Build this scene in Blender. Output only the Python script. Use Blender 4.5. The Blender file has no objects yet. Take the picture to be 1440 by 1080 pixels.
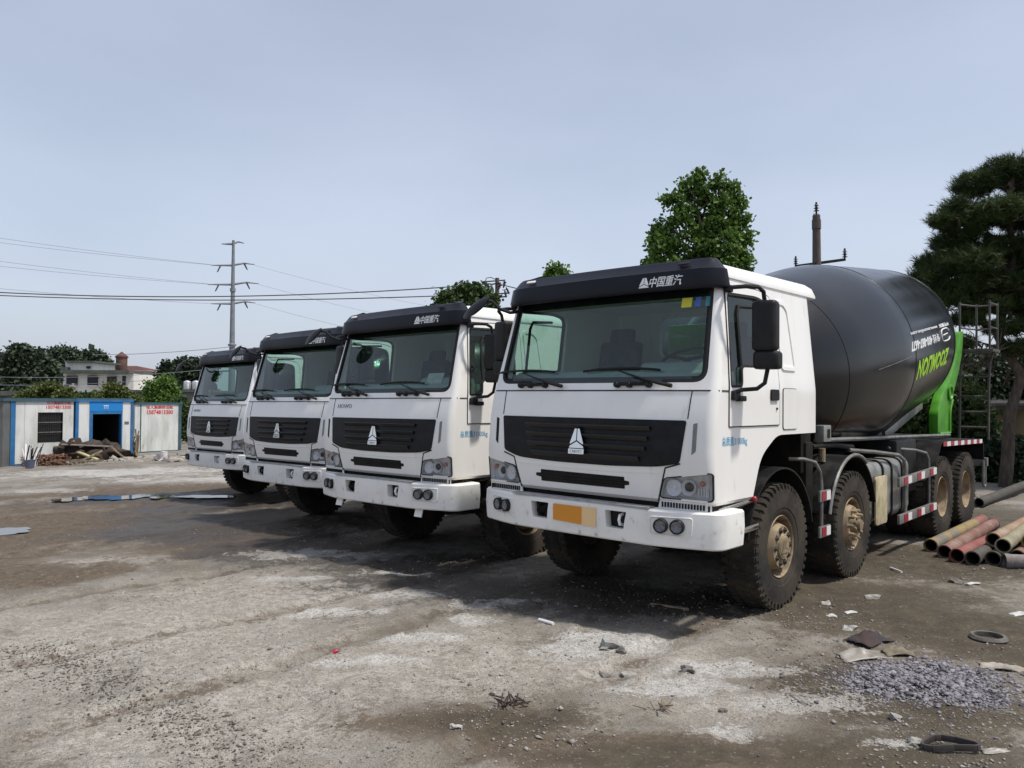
import bpy, bmesh, math, random
import numpy as np
from mathutils import Vector, Matrix

SC = bpy.context.scene
COL = SC.collection
R = math.radians
PI = math.pi
random.seed(7)
RNG = np.random.default_rng(7)

# ------------------------------------------------------------------ camera
F_PX, PITCH, ROLL, CAM_H = 1101.6, 0.0266, 0.0030, 1.795     # for a 1440 px wide frame
cam_d = bpy.data.cameras.new('camera')
cam = bpy.data.objects.new('camera', cam_d); COL.objects.link(cam)
cam_d.sensor_width = 36.0; cam_d.lens = F_PX / 1440.0 * 36.0
cam_d.clip_start = 0.05; cam_d.clip_end = 3000
_cp, _sp, _cr, _sr = math.cos(PITCH), math.sin(PITCH), math.cos(ROLL), math.sin(ROLL)
U0 = Vector((1, 0, 0)); V0 = Vector((0, -_sp, _cp)); D0 = Vector((0, _cp, _sp))
RIGHT = U0 * _cr + V0 * _sr; UP = -U0 * _sr + V0 * _cr
M = Matrix((RIGHT, UP, -D0)).transposed().to_4x4(); M.translation = (0, 0, CAM_H)
cam.matrix_world = M
SC.camera = cam

# ------------------------------------------------------------------ light, sky, exposure
SUN_EL, SUN_AZ = R(64), R(112)          # azimuth clockwise from the view direction (+Y)
w = bpy.data.worlds.new('World'); SC.world = w; w.use_nodes = True
nt = w.node_tree; nt.nodes.clear()
sky = nt.nodes.new('ShaderNodeTexSky'); sky.sky_type = 'NISHITA'; sky.sun_disc = False
sky.sun_elevation = SUN_EL; sky.sun_rotation = SUN_AZ
sky.altitude = 0; sky.air_density = 1.3; sky.dust_density = 3.0; sky.ozone_density = 3.0
bg = nt.nodes.new('ShaderNodeBackground'); bg.inputs[1].default_value = 0.101
out = nt.nodes.new('ShaderNodeOutputWorld')
hz = nt.nodes.new('ShaderNodeMix'); hz.data_type = 'RGBA'; hz.inputs[0].default_value = .72      # thin even veil over the clear-sky model
_tc = nt.nodes.new('ShaderNodeTexCoord'); _mp = nt.nodes.new('ShaderNodeMapping'); _mp.inputs['Scale'].default_value = (1.0, 1.0, 2.6)
nt.links.new(_tc.outputs['Generated'], _mp.inputs[0])
_nz = nt.nodes.new('ShaderNodeTexNoise'); _nz.inputs['Scale'].default_value = 1.7; _nz.inputs['Detail'].default_value = 5; _nz.inputs['Roughness'].default_value = .5
nt.links.new(_mp.outputs[0], _nz.inputs['Vector'])
_cm = nt.nodes.new('ShaderNodeMix'); _cm.data_type = 'RGBA'; nt.links.new(_nz.outputs['Fac'], _cm.inputs[0])
_cm.inputs[6].default_value = (2.0, 2.25, 2.88, 1); _cm.inputs[7].default_value = (3.75, 3.98, 4.62, 1)      # uneven thin cloud
_sx = nt.nodes.new('ShaderNodeSeparateXYZ'); nt.links.new(_tc.outputs['Generated'], _sx.inputs[0])
_el = nt.nodes.new('ShaderNodeMapRange'); _el.interpolation_type = 'SMOOTHSTEP'; nt.links.new(_sx.outputs['Z'], _el.inputs[0])
_el.inputs[1].default_value = .02; _el.inputs[2].default_value = .50; _el.inputs[3].default_value = 1.12; _el.inputs[4].default_value = .86      # haze thins with height
_vs = nt.nodes.new('ShaderNodeVectorMath'); _vs.operation = 'SCALE'; nt.links.new(_cm.outputs[2], _vs.inputs[0]); nt.links.new(_el.outputs[0], _vs.inputs['Scale'])
nt.links.new(_vs.outputs[0], hz.inputs[7]); nt.links.new(sky.outputs[0], hz.inputs[6]); nt.links.new(hz.outputs[2], bg.inputs[0]); nt.links.new(bg.outputs[0], out.inputs[0])
sun_d = bpy.data.lights.new('sun', 'SUN'); sun_d.energy = 2.05; sun_d.angle = R(3.0); sun_d.color = (1, .95, .87)
sun = bpy.data.objects.new('sun', sun_d); COL.objects.link(sun)
sun.rotation_euler = (R(90) - SUN_EL, 0, -SUN_AZ + PI)   # checked below
sv = Vector((math.sin(SUN_AZ) * math.cos(SUN_EL), math.cos(SUN_AZ) * math.cos(SUN_EL), math.sin(SUN_EL)))
sun.rotation_euler = (-sv).to_track_quat('-Z', 'Y').to_euler()
SC.view_settings.view_transform = 'Standard'; SC.view_settings.look = 'None'
SC.view_settings.exposure = 0.96; SC.view_settings.gamma = 1.0
SC.view_settings.use_curve_mapping = False
try:
    SC.cycles.max_bounces = 8; SC.cycles.transparent_max_bounces = 16
    SC.cycles.caustics_reflective = False; SC.cycles.caustics_refractive = False
    SC.cycles.sample_clamp_indirect = 6.0
except Exception:
    pass

# ------------------------------------------------------------------ layout helpers
def zg(x, y=None):
    """ground height: the yard falls gently towards its left side"""
    return 0.0215 * np.minimum(np.asarray(x) - 0.55, 0.0)

def ray(px, py):
    d = RIGHT * ((px - 720) / F_PX) + UP * ((540 - py) / F_PX) + D0
    return d

def at(px, py, Y):
    d = ray(px, py); t = Y / d.y
    return Vector((d.x * t, Y, CAM_H + d.z * t))

def gnd(px, py):
    d = ray(px, py); z = 0.0
    for _ in range(20):
        t = (z - CAM_H) / d.z
        z = float(zg(d.x * t))
    return Vector((d.x * t, d.y * t, z))

# ------------------------------------------------------------------ materials
def _mix(nt, fac, a, b):
    n = nt.nodes.new('ShaderNodeMix'); n.data_type = 'RGBA'
    for i, v in ((0, fac), (6, a), (7, b)):
        if hasattr(v, 'is_output') or isinstance(v, bpy.types.NodeSocket): nt.links.new(v, n.inputs[i])
        else: n.inputs[i].default_value = v if i == 0 else (*v[:3], 1)
    return n.outputs[2]

def _noise(nt, scale, detail=4, rough=.55, vec=None, dist=0):
    n = nt.nodes.new('ShaderNodeTexNoise'); n.inputs['Scale'].default_value = scale
    n.inputs['Detail'].default_value = detail; n.inputs['Roughness'].default_value = rough
    n.inputs['Distortion'].default_value = dist
    if vec is not None: nt.links.new(vec, n.inputs['Vector'])
    return n.outputs['Fac']

def _ramp(nt, fac, lo, hi):
    n = nt.nodes.new('ShaderNodeMapRange'); n.interpolation_type = 'SMOOTHSTEP'
    n.inputs[1].default_value = lo; n.inputs[2].default_value = hi
    nt.links.new(fac, n.inputs[0]); return n.outputs[0]

def _math(nt, op, a, b):
    n = nt.nodes.new('ShaderNodeMath'); n.operation = op
    for i, v in ((0, a), (1, b)):
        if isinstance(v, bpy.types.NodeSocket): nt.links.new(v, n.inputs[i])
        else: n.inputs[i].default_value = v
    return n.outputs[0]

def pmat(name, c, c2=None, scale=6, lo=.4, hi=.65, rough=.5, rough2=None, metal=0, bump=0, bscale=40, coat=0,
         c3=None, scale3=30, lo3=.55, hi3=.7, spec=.5, stretch=None, coord='Object', island=None):
    m = bpy.data.materials.new(name); m.use_nodes = True
    nt = m.node_tree; b = nt.nodes['Principled BSDF']
    b.inputs['Roughness'].default_value = rough; b.inputs['Metallic'].default_value = metal
    b.inputs['Specular IOR Level'].default_value = spec
    if coat: b.inputs['Coat Weight'].default_value = coat; b.inputs['Coat Roughness'].default_value = .08
    tc = nt.nodes.new('ShaderNodeTexCoord'); vec = tc.outputs[coord]
    if stretch:
        mp = nt.nodes.new('ShaderNodeMapping'); mp.inputs['Scale'].default_value = stretch
        nt.links.new(vec, mp.inputs[0]); vec = mp.outputs[0]
    col = None
    if c2 is not None:
        f = _ramp(nt, _noise(nt, scale, 6, .6, vec), lo, hi)
        col = _mix(nt, f, c, c2)
        if rough2 is not None:
            r = nt.nodes.new('ShaderNodeMapRange'); r.inputs[3].default_value = rough; r.inputs[4].default_value = rough2
            nt.links.new(f, r.inputs[0]); nt.links.new(r.outputs[0], b.inputs['Roughness'])
    if c3 is not None:
        f3 = _ramp(nt, _noise(nt, scale3, 5, .6, vec), lo3, hi3)
        col = _mix(nt, f3, col if col is not None else c, c3)
    if island:
        g = nt.nodes.new('ShaderNodeNewGeometry')
        col = _mix(nt, g.outputs['Random Per Island'], col if col is not None else c, island)
    if col is None: b.inputs['Base Color'].default_value = (*c, 1)
    else: nt.links.new(col, b.inputs['Base Color'])
    if bump:
        bn = nt.nodes.new('ShaderNodeBump'); bn.inputs['Strength'].default_value = min(1, bump); bn.inputs['Distance'].default_value = .01
        nt.links.new(_noise(nt, bscale, 5, .6, vec), bn.inputs['Height'])
        nt.links.new(bn.outputs[0], b.inputs['Normal'])
    return m

def glass_mat(name, tint, rough=.02, refl=1.0):
    m = bpy.data.materials.new(name); m.use_nodes = True
    nt = m.node_tree; nt.nodes.clear()
    o = nt.nodes.new('ShaderNodeOutputMaterial'); t = nt.nodes.new('ShaderNodeBsdfTransparent')
    g = nt.nodes.new('ShaderNodeBsdfGlossy'); g.inputs['Roughness'].default_value = rough
    t.inputs[0].default_value = (*tint, 1)
    ge = nt.nodes.new('ShaderNodeNewGeometry'); dp = nt.nodes.new('ShaderNodeVectorMath'); dp.operation = 'DOT_PRODUCT'
    nt.links.new(ge.outputs['Normal'], dp.inputs[0]); nt.links.new(ge.outputs['Incoming'], dp.inputs[1])
    ca = _math(nt, 'ABSOLUTE', dp.outputs['Value'], 0.0)
    fr = _math(nt, 'ADD', .045, _math(nt, 'MULTIPLY', .955, _math(nt, 'POWER', _math(nt, 'SUBTRACT', 1.0, ca), 5.0)))     # same from either side of the pane
    mx = nt.nodes.new('ShaderNodeMixShader')
    nt.links.new(_math(nt, 'MULTIPLY', fr, refl), mx.inputs[0])
    nt.links.new(t.outputs[0], mx.inputs[1]); nt.links.new(g.outputs[0], mx.inputs[2])
    nt.links.new(mx.outputs[0], o.inputs[0]); return m

def leaf_mat(name, a, b, trans=.25):
    m = bpy.data.materials.new(name); m.use_nodes = True
    nt = m.node_tree; p = nt.nodes['Principled BSDF']; o = nt.nodes['Material Output']
    g = nt.nodes.new('ShaderNodeNewGeometry'); tc = nt.nodes.new('ShaderNodeTexCoord')
    cl = _ramp(nt, _noise(nt, 1.6, 3, .5, tc.outputs['Object']), .38, .64)
    col = _mix(nt, _math(nt, 'ADD', _math(nt, 'MULTIPLY', g.outputs['Random Per Island'], .5), _math(nt, 'MULTIPLY', cl, .5)), tuple(x * .75 for x in a), tuple(min(.3, x * 1.15) for x in b))
    nt.links.new(col, p.inputs['Base Color']); p.inputs['Roughness'].default_value = .55
    p.inputs['Specular IOR Level'].default_value = .3
    tr = nt.nodes.new('ShaderNodeBsdfTranslucent'); nt.links.new(col, tr.inputs[0])
    mx = nt.nodes.new('ShaderNodeMixShader'); mx.inputs[0].default_value = trans
    nt.links.new(p.outputs[0], mx.inputs[1]); nt.links.new(tr.outputs[0], mx.inputs[2]); nt.links.new(mx.outputs[0], o.inputs[0])
    return m

MT = {}
MT['white'] = pmat('white_paint', (.86, .845, .81), (.78, .76, .72), scale=2.2, lo=.45, hi=.8, rough=.28, rough2=.42, coat=.25,
                   c3=(.58, .54, .47), scale3=7, lo3=.60, hi3=.84, stretch=(1, 1, .22))
MT['bumper'] = pmat('bumper_white', (.84, .825, .79), (.73, .715, .68), scale=3, lo=.4, hi=.75, rough=.4, c3=(.42, .38, .32), scale3=12, lo3=.58, hi3=.76, bump=.08, bscale=60)
MT['black'] = pmat('black_plastic', (.007, .007, .008), (.018, .017, .016), scale=5, rough=.45, rough2=.65, spec=.3)
MT['visor'] = pmat('visor_navy', (.004, .0045, .009), (.007, .0075, .013), scale=3, rough=.3, rough2=.4, spec=.25)
MT['grille'] = pmat('grille_black', (.004, .004, .005), (.010, .010, .010), scale=8, rough=.45, spec=.25)
MT['seal'] = pmat('gap_rubber', (.012, .012, .012), rough=.8)
MT['ladder'] = pmat('ladder_steel', (.060, .058, .056), (.10, .085, .07), scale=7, rough=.6)
MT['dark'] = pmat('chassis_dark', (.007, .0062, .0055), (.018, .0145, .011), scale=5, rough=.75, spec=.2, bump=.2, bscale=30)
MT['int'] = pmat('interior_grey', (.24, .27, .27), (.30, .33, .33), scale=4, rough=.7)
MT['seat'] = pmat('seat_fabric', (.06, .065, .07), (.09, .092, .10), scale=12, rough=.9)
MT['curtain'] = pmat('curtain_green', (.22, .36, .10), (.28, .42, .14), scale=6, rough=.85)
MT['chrome'] = pmat('chrome', (.75, .75, .76), rough=.12, metal=1)
MT['silver'] = pmat('lamp_silver', (.86, .865, .88), (.74, .75, .78), scale=14, rough=.2, metal=.0)
MT['house'] = pmat('lamp_house', (.68, .69, .71), (.55, .56, .58), scale=20, rough=.25, metal=.3)
MT['amber'] = pmat('amber_lens', (.55, .20, .12), rough=.2)
MT['slat'] = pmat('slat_black', (.006, .006, .007), rough=.3, spec=.45)
MT['fogl'] = pmat('fog_bowl', (.22, .22, .23), (.12, .12, .125), scale=40, rough=.2, metal=.4)
MT['steel'] = pmat('painted_steel', (.22, .22, .21), (.15, .14, .125), scale=7, rough=.45, metal=.3, c3=(.16, .12, .08), scale3=16, lo3=.62, hi3=.75)
MT['tank'] = pmat('tank_alloy', (.34, .35, .34), (.24, .24, .22), scale=4, rough=.42, metal=.55, c3=(.18, .15, .11), scale3=9, lo3=.55, hi3=.8)
MT['cream'] = pmat('cream_plate', (.50, .44, .28), (.38, .31, .18), scale=8, rough=.6, c3=(.16, .11, .06), scale3=30, lo3=.66, hi3=.75)
MT['rubber'] = pmat('tyre_rubber', (.026, .024, .022), (.060, .050, .039), scale=3, lo=.36, hi=.62, rough=.9, spec=.2, bump=.25, bscale=70, c3=(.085, .068, .050), scale3=10, lo3=.58, hi3=.75)
MT['rim'] = pmat('dusty_rim', (.33, .25, .155), (.19, .145, .09), scale=7, rough=.8, c3=(.10, .075, .05), scale3=16, lo3=.55, hi3=.75, bump=.2, bscale=50)
MT['hubdark'] = pmat('wheel_inner_dark', (.03, .024, .018), (.07, .055, .04), scale=8, rough=.8)
MT['drum'] = pmat('drum_black', (.0055, .0056, .0058), (.0085, .0085, .0085), scale=1.6, lo=.35, hi=.7, rough=.18, rough2=.25, spec=.40, c3=(.016, .015, .014), scale3=5, lo3=.6, hi3=.85)
MT['seam'] = pmat('drum_weld', (.03, .031, .032), rough=.3)
MT['green'] = pmat('green_paint', (.07, .30, .012), (.05, .22, .010), scale=4, rough=.45, c3=(.10, .14, .05), scale3=9, lo3=.6, hi3=.8)
MT['lime'] = pmat('lime_lettering', (.36, .66, .02), (.28, .54, .02), scale=9, rough=.5)
MT['wtext'] = pmat('white_lettering', (.72, .73, .74), rough=.5)
MT['btext'] = pmat('blue_lettering', (.10, .34, .52), (.22, .45, .58), scale=20, rough=.5)
MT['gtext'] = pmat('grey_lettering', (.22, .22, .23), rough=.4)
MT['rtext'] = pmat('red_lettering', (.55, .03, .04), (.65, .10, .09), scale=9, rough=.6)
MT['red'] = pmat('red_reflector', (.36, .012, .035), (.22, .02, .03), scale=20, rough=.35)
MT['wref'] = pmat('white_reflector', (.72, .70, .70), rough=.35)
MT['orange'] = pmat('orange_plate', (.66, .26, .02), rough=.45)
MT['peach'] = pmat('peach_plate', (.80, .55, .28), rough=.5)
MT['yellow'] = pmat('yellow_sticker', (.65, .60, .05), rough=.5)
MT['bluest'] = pmat('blue_sticker', (.06, .14, .45), rough=.5)
MT['cyanst'] = pmat('teal_sticker', (.05, .25, .30), rough=.5)
MT['paper'] = pmat('paper', (.50, .50, .48), (.36, .36, .35), scale=20, rough=.8)
MT['wind'] = glass_mat('windscreen_glass', (.68, .83, .77), refl=1.6)
MT['sideg'] = glass_mat('side_glass', (.42, .58, .52), refl=1.2)
MT['lens'] = glass_mat('lamp_glass', (.92, .93, .94))
MT['mirror'] = pmat('mirror_glass', (.6, .62, .65), rough=.03, metal=1)
MT['plateb'] = pmat('tread_plate', (.42, .42, .43), (.30, .30, .30), scale=12, rough=.45, metal=.4, bump=.5, bscale=90)

# ------------------------------------------------------------------ mesh builder
class G:
    def __init__(s): s.v = []; s.f = []
    def add(s, verts, faces):
        o = len(s.v); s.v += [tuple(p) for p in verts]; s.f += [tuple(i + o for i in f) for f in faces]; return s
    def box(s, c, d, rot=None):
        h = Vector(d) / 2; P = []
        for z in (-1, 1):
            for y in (-1, 1):
                for x in (-1, 1):
                    p = Vector((x * h.x, y * h.y, z * h.z))
                    if rot is not None: p = rot @ p
                    P.append(p + Vector(c))
        return s.add(P, [(0, 2, 3, 1), (4, 5, 7, 6), (0, 1, 5, 4), (2, 6, 7, 3), (0, 4, 6, 2), (1, 3, 7, 5)])
    def bar(s, p0, p1, wd, ht, up=(0, 0, 1)):
        p0 = Vector(p0); p1 = Vector(p1); y = (p1 - p0); L = y.length; y.normalize()
        x = y.cross(Vector(up));
        if x.length < 1e-5: x = Vector((1, 0, 0))
        x.normalize(); z = x.cross(y)
        return s.box((p0 + p1) / 2, (wd, L, ht), Matrix((x, y, z)).transposed())
    def tube(s, path, r, n=8, caps=True):
        path = [Vector(p) for p in path]; rs = r if isinstance(r, (list, tuple)) else [r] * len(path)
        rings = []; up = None
        for i, p in enumerate(path):
            t = (path[min(i + 1, len(path) - 1)] - path[max(i - 1, 0)]).normalized()
            if up is None:
                up = t.orthogonal().normalized()
            up = (up - t * up.dot(t)); up = up.normalized() if up.length > 1e-6 else t.orthogonal().normalized()
            b = t.cross(up)
            rings.append([p + (up * math.cos(2 * PI * k / n) + b * math.sin(2 * PI * k / n)) * rs[i] for k in range(n)])
        V = [q for rg in rings for q in rg]; Fc = []
        for i in range(len(path) - 1):
            for k in range(n):
                a = i * n + k; b2 = i * n + (k + 1) % n
                Fc.append((a, b2, b2 + n, a + n))
        if caps: Fc += [tuple(range(n))[::-1], tuple(range((len(path) - 1) * n, len(path) * n))]
        return s.add(V, Fc)
    def lathe(s, prof, o=(0, 0, 0), ax=(1, 0, 0), n=48, closed=False):
        """prof: list of (axial, radius) about axis ax through o"""
        o = Vector(o); ax = Vector(ax).normalized(); u = ax.orthogonal().normalized(); w2 = ax.cross(u)
        V = []; Fc = []; m = len(prof)
        for k in range(n):
            a = 2 * PI * k / n; d = u * math.cos(a) + w2 * math.sin(a)
            V += [o + ax * t + d * r for t, r in prof]
        for k in range(n):
            k2 = (k + 1) % n
            for i in range(m if closed else m - 1):
                j = (i + 1) % m
                Fc.append((k * m + i, k * m + j, k2 * m + j, k2 * m + i))
        return s.add(V, Fc)
    def prism(s, poly, ax, lo, hi):
        """poly in the two other axes, extruded along axis ax from lo to hi"""
        n = len(poly)
        def mk(p, t):
            if ax == 0: return (t, p[0], p[1])
            if ax == 1: return (p[0], t, p[1])
            return (p[0], p[1], t)
        V = [mk(p, lo) for p in poly] + [mk(p, hi) for p in poly]
        Fc = [tuple(range(n))[::-1], tuple(range(n, 2 * n))] + [(i, (i + 1) % n, (i + 1) % n + n, i + n) for i in range(n)]
        return s.add(V, Fc)
    def sweep(s, prof, path, closed_prof=True):
        """prof (o, z) offset along the outward plan normal (right of travel), path (x, y)"""
        P = [Vector((p[0], p[1])) for p in path]; m = len(prof); V = []; Fc = []
        for i, p in enumerate(P):
            t = (P[min(i + 1, len(P) - 1)] - P[max(i - 1, 0)]).normalized(); nn = Vector((t.y, -t.x))
            V += [(p.x + nn.x * o, p.y + nn.y * o, z) for o, z in prof]
        for i in range(len(P) - 1):
            for j in range(m if closed_prof else m - 1):
                j2 = (j + 1) % m
                Fc.append((i * m + j, i * m + j2, (i + 1) * m + j2, (i + 1) * m + j))
        if closed_prof: Fc += [tuple(range(m)), tuple(range((len(P) - 1) * m, len(P) * m))[::-1]]
        return s.add(V, Fc)
    def build(s, name, mat, parent=None, smooth=35, bevel=0, seg=2, fix=True):
        me = bpy.data.meshes.new(name); me.from_pydata([tuple(p) for p in s.v], [], s.f)
        if bevel or fix:
            bm = bmesh.new(); bm.from_mesh(me)
            if bevel:
                bmesh.ops.remove_doubles(bm, verts=bm.verts, dist=1e-5)
                eds = [e for e in bm.edges if len(e.link_faces) == 2 and e.calc_face_angle(0) > R(30)]
                bmesh.ops.bevel(bm, geom=eds, offset=bevel, segments=seg, affect='EDGES', profile=.6, clamp_overlap=True)
            bmesh.ops.recalc_face_normals(bm, faces=bm.faces)
            bm.to_mesh(me); bm.free()
        return link(name, me, mat, parent, smooth)

def link(name, me, mat, parent=None, smooth=35):
    if mat is not None and not me.materials: me.materials.append(MT[mat] if isinstance(mat, str) else mat)
    if smooth:
        me.polygons.foreach_set('use_smooth', [True] * len(me.polygons))
        me.set_sharp_from_angle(angle=R(smooth))
    o = bpy.data.objects.new(name, me); COL.objects.link(o)
    if parent is not None: o.parent = parent
    return o

def np_mesh(name, V, Fq):
    V = np.asarray(V, np.float32).reshape(-1, 3); Fq = np.asarray(Fq, np.int32)
    k = Fq.shape[1]; me = bpy.data.meshes.new(name)
    me.vertices.add(len(V)); me.vertices.foreach_set('co', V.ravel())
    me.loops.add(Fq.size); me.loops.foreach_set('vertex_index', Fq.ravel())
    me.polygons.add(len(Fq)); me.polygons.foreach_set('loop_start', np.arange(0, Fq.size, k, dtype=np.int32))
    me.update(calc_edges=True); return me

def empty(name, loc=(0, 0, 0), rz=0, parent=None):
    o = bpy.data.objects.new(name, None); COL.objects.link(o); o.location = loc; o.rotation_euler = (0, 0, rz)
    o.empty_display_size = .1
    if parent is not None: o.parent = parent
    return o

def tag(o, label=None, cat=None, group=None, kind=None):
    if label: o['label'] = label
    if cat: o['category'] = cat
    if group: o['group'] = group
    if kind: o['kind'] = kind
    return o

def boolean(o, cutters, op='DIFFERENCE'):
    for c in cutters:
        m = o.modifiers.new('b', 'BOOLEAN'); m.operation = op; m.object = c; m.solver = 'EXACT'
    dg = bpy.context.evaluated_depsgraph_get(); dg.update()
    me = bpy.data.meshes.new_from_object(o.evaluated_get(dg)); old = o.data
    o.modifiers.clear(); o.data = me; me.name = o.name
    for c in cutters:
        d = c.data; bpy.data.objects.remove(c); bpy.data.meshes.remove(d)
    return o

def resmooth(o, ang):
    me = o.data; me.polygons.foreach_set('use_smooth', [True] * len(me.polygons)); me.set_sharp_from_angle(angle=R(ang))

def rpoly(pts, r, n=4):
    """round the corners of a 2-D polygon"""
    out = []; m = len(pts); rr = r if isinstance(r, (list, tuple)) else [r] * m
    for i in range(m):
        p = Vector(pts[i]); a = Vector(pts[i - 1]) - p; b = Vector(pts[(i + 1) % m]) - p
        q = min(rr[i], a.length * .45, b.length * .45)
        if q < 1e-5: out.append(tuple(p)); continue
        A = p + a.normalized() * q; B = p + b.normalized() * q
        for k in range(n + 1):
            t = k / n; out.append(tuple(A * (1 - t) ** 2 + p * 2 * t * (1 - t) + B * t * t))
    return out

def patch(name, loops, mapfn, off, thick, mat, parent=None, step=.12, smooth=35):
    """flat 2-D polygons laid on a curved surface as a thin plate; loops: list of polygons, or (verts, faces)"""
    bm = bmesh.new()
    if isinstance(loops, tuple):
        vs = [bm.verts.new((p[0], p[1], 0)) for p in loops[0]]
        for f in loops[1]:
            try: bm.faces.new([vs[i] for i in f])
            except ValueError: pass
    else:
        for lp in loops: bm.faces.new([bm.verts.new((p[0], p[1], 0)) for p in lp])
    if step:
        for ax in (0, 1):
            cs = [v.co[ax] for v in bm.verts]; lo, hi = min(cs), max(cs); n = int((hi - lo) / step)
            for k in range(1, n + 1):
                t = lo + (hi - lo) * k / (n + 1)
                co = [0, 0, 0]; no = [0, 0, 0]; co[ax] = t; no[ax] = 1
                bmesh.ops.bisect_plane(bm, geom=bm.verts[:] + bm.edges[:] + bm.faces[:], plane_co=co, plane_no=no)
    if thick:
        r = bmesh.ops.extrude_face_region(bm, geom=bm.faces[:])
        top = {g for g in r['geom'] if isinstance(g, bmesh.types.BMVert)}
    else: top = set()
    for v in bm.verts:
        v.co = mapfn(v.co.x, v.co.y, off + (thick if v in top else 0))
    bmesh.ops.recalc_face_normals(bm, faces=bm.faces)
    me = bpy.data.meshes.new(name); bm.to_mesh(me); bm.free()
    return link(name, me, mat, parent, smooth)

def ringpatch(name, outline, inner, mapfn, off, thick, mat, parent=None):
    n = len(outline); V = list(outline) + list(inner)
    return patch(name, (V, [(i, (i + 1) % n, (i + 1) % n + n, i + n) for i in range(n)]), mapfn, off, thick, mat, parent, step=0)

def inset(poly, d):
    c = Vector((sum(p[0] for p in poly) / len(poly), sum(p[1] for p in poly) / len(poly))); out = []
    m = len(poly); area = sum(poly[i][0] * poly[(i + 1) % m][1] - poly[(i + 1) % m][0] * poly[i][1] for i in range(m))
    sg = 1 if area > 0 else -1
    for i in range(m):
        a = Vector(poly[i - 1]); p = Vector(poly[i]); b = Vector(poly[(i + 1) % m])
        e = (b - a)
        nn = Vector((-e.y, e.x)).normalized() * sg
        out.append(tuple(p + nn * d))
    return out

def seam(name, pts, mapfn, r, mat, parent, off=0.0, step=.06):
    P = []
    for a, b in zip(pts[:-1], pts[1:]):
        n = max(1, int(math.dist(a, b) / step))
        P += [mapfn(a[0] + (b[0] - a[0]) * k / n, a[1] + (b[1] - a[1]) * k / n, off) for k in range(n)]
    P.append(mapfn(*pts[-1], off))
    return G().tube(P, r, 6).build(name, mat, parent)

_dg = [None]
def text2d(body, h=1.0, shear=0.0, sx=1.0, bold=0.0):
    """text as flat 2-D triangles, centred, h = cap height"""
    c = bpy.data.curves.new('t', 'FONT'); c.body = body; c.size = 1; c.shear = shear; c.resolution_u = 2; c.offset = bold
    o = bpy.data.objects.new('t', c); COL.objects.link(o)
    dg = bpy.context.evaluated_depsgraph_get(); dg.update()
    me = bpy.data.meshes.new_from_object(o.evaluated_get(dg))
    V = np.array([v.co[:2] for v in me.vertices]); Fc = [tuple(p.vertices) for p in me.polygons]
    bpy.data.objects.remove(o); bpy.data.curves.remove(c); bpy.data.meshes.remove(me)
    lo = V.min(0); hi = V.max(0); s = h / (hi[1] - lo[1]); V = (V - (lo + hi) / 2) * np.array([s * sx, s])
    return V, Fc

def place2d(t, u, v, width=None, rot180=False):
    V, Fc = t; V = V.copy()
    if width: V[:, 0] *= width / (V[:, 0].max() - V[:, 0].min())
    if rot180: V = -V
    return ([(p[0] + u, p[1] + v) for p in V], Fc)

def emblem2d(w_, h_):
    """three kite pieces forming a triangle split by a Y"""
    polys = []
    polys.append([(-.16, 1), (-.03, 1), (-.03, .40), (-.42, .20), (-.46, .24)])
    polys.append([(.16, 1), (.03, 1), (.03, .40), (.42, .20), (.46, .24)])
    polys.append([(-.44, .12), (-.38, .14), (0, .34), (.38, .14), (.44, .12), (.50, 0), (-.50, 0)])
    return [[(x * w_, y * h_) for x, y in p] for p in polys]

# ------------------------------------------------------------------ value noise on arrays
def vnoise(x, y, seed=0):
    xi = np.floor(x); yi = np.floor(y); fx = x - xi; fy_ = y - yi
    fx = fx * fx * (3 - 2 * fx); fy_ = fy_ * fy_ * (3 - 2 * fy_)
    def h(a, b):
        s = np.sin(a * 127.1 + b * 311.7 + seed * 74.7) * 43758.5453; return s - np.floor(s)
    return (h(xi, yi) * (1 - fx) + h(xi + 1, yi) * fx) * (1 - fy_) + (h(xi, yi + 1) * (1 - fx) + h(xi + 1, yi + 1) * fx) * fy_

def fbm(x, y, seed=0, oct=4):
    r = 0; a = .5; f = 1.0
    for k in range(oct):
        r = r + a * vnoise(x * f + 13.7 * k, y * f - 7.3 * k, seed + k); a *= .5; f *= 2.03
    return r / (1 - .5 ** oct)

# ================================================================== ground
def blob(X, Y, px, py, rx, ry, nz):
    c = gnd(px, py); a = gnd(px + rx, py); b = gnd(px, py - ry); b2 = gnd(px, py + ry)
    RX = (a - c).length; RY = ((b - c).length + (b2 - c).length) / 2
    d = np.sqrt(((X - c.x) / RX) ** 2 + ((Y - c.y) / RY) ** 2)
    return np.clip(1.35 - d + nz, 0, 1)

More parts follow.
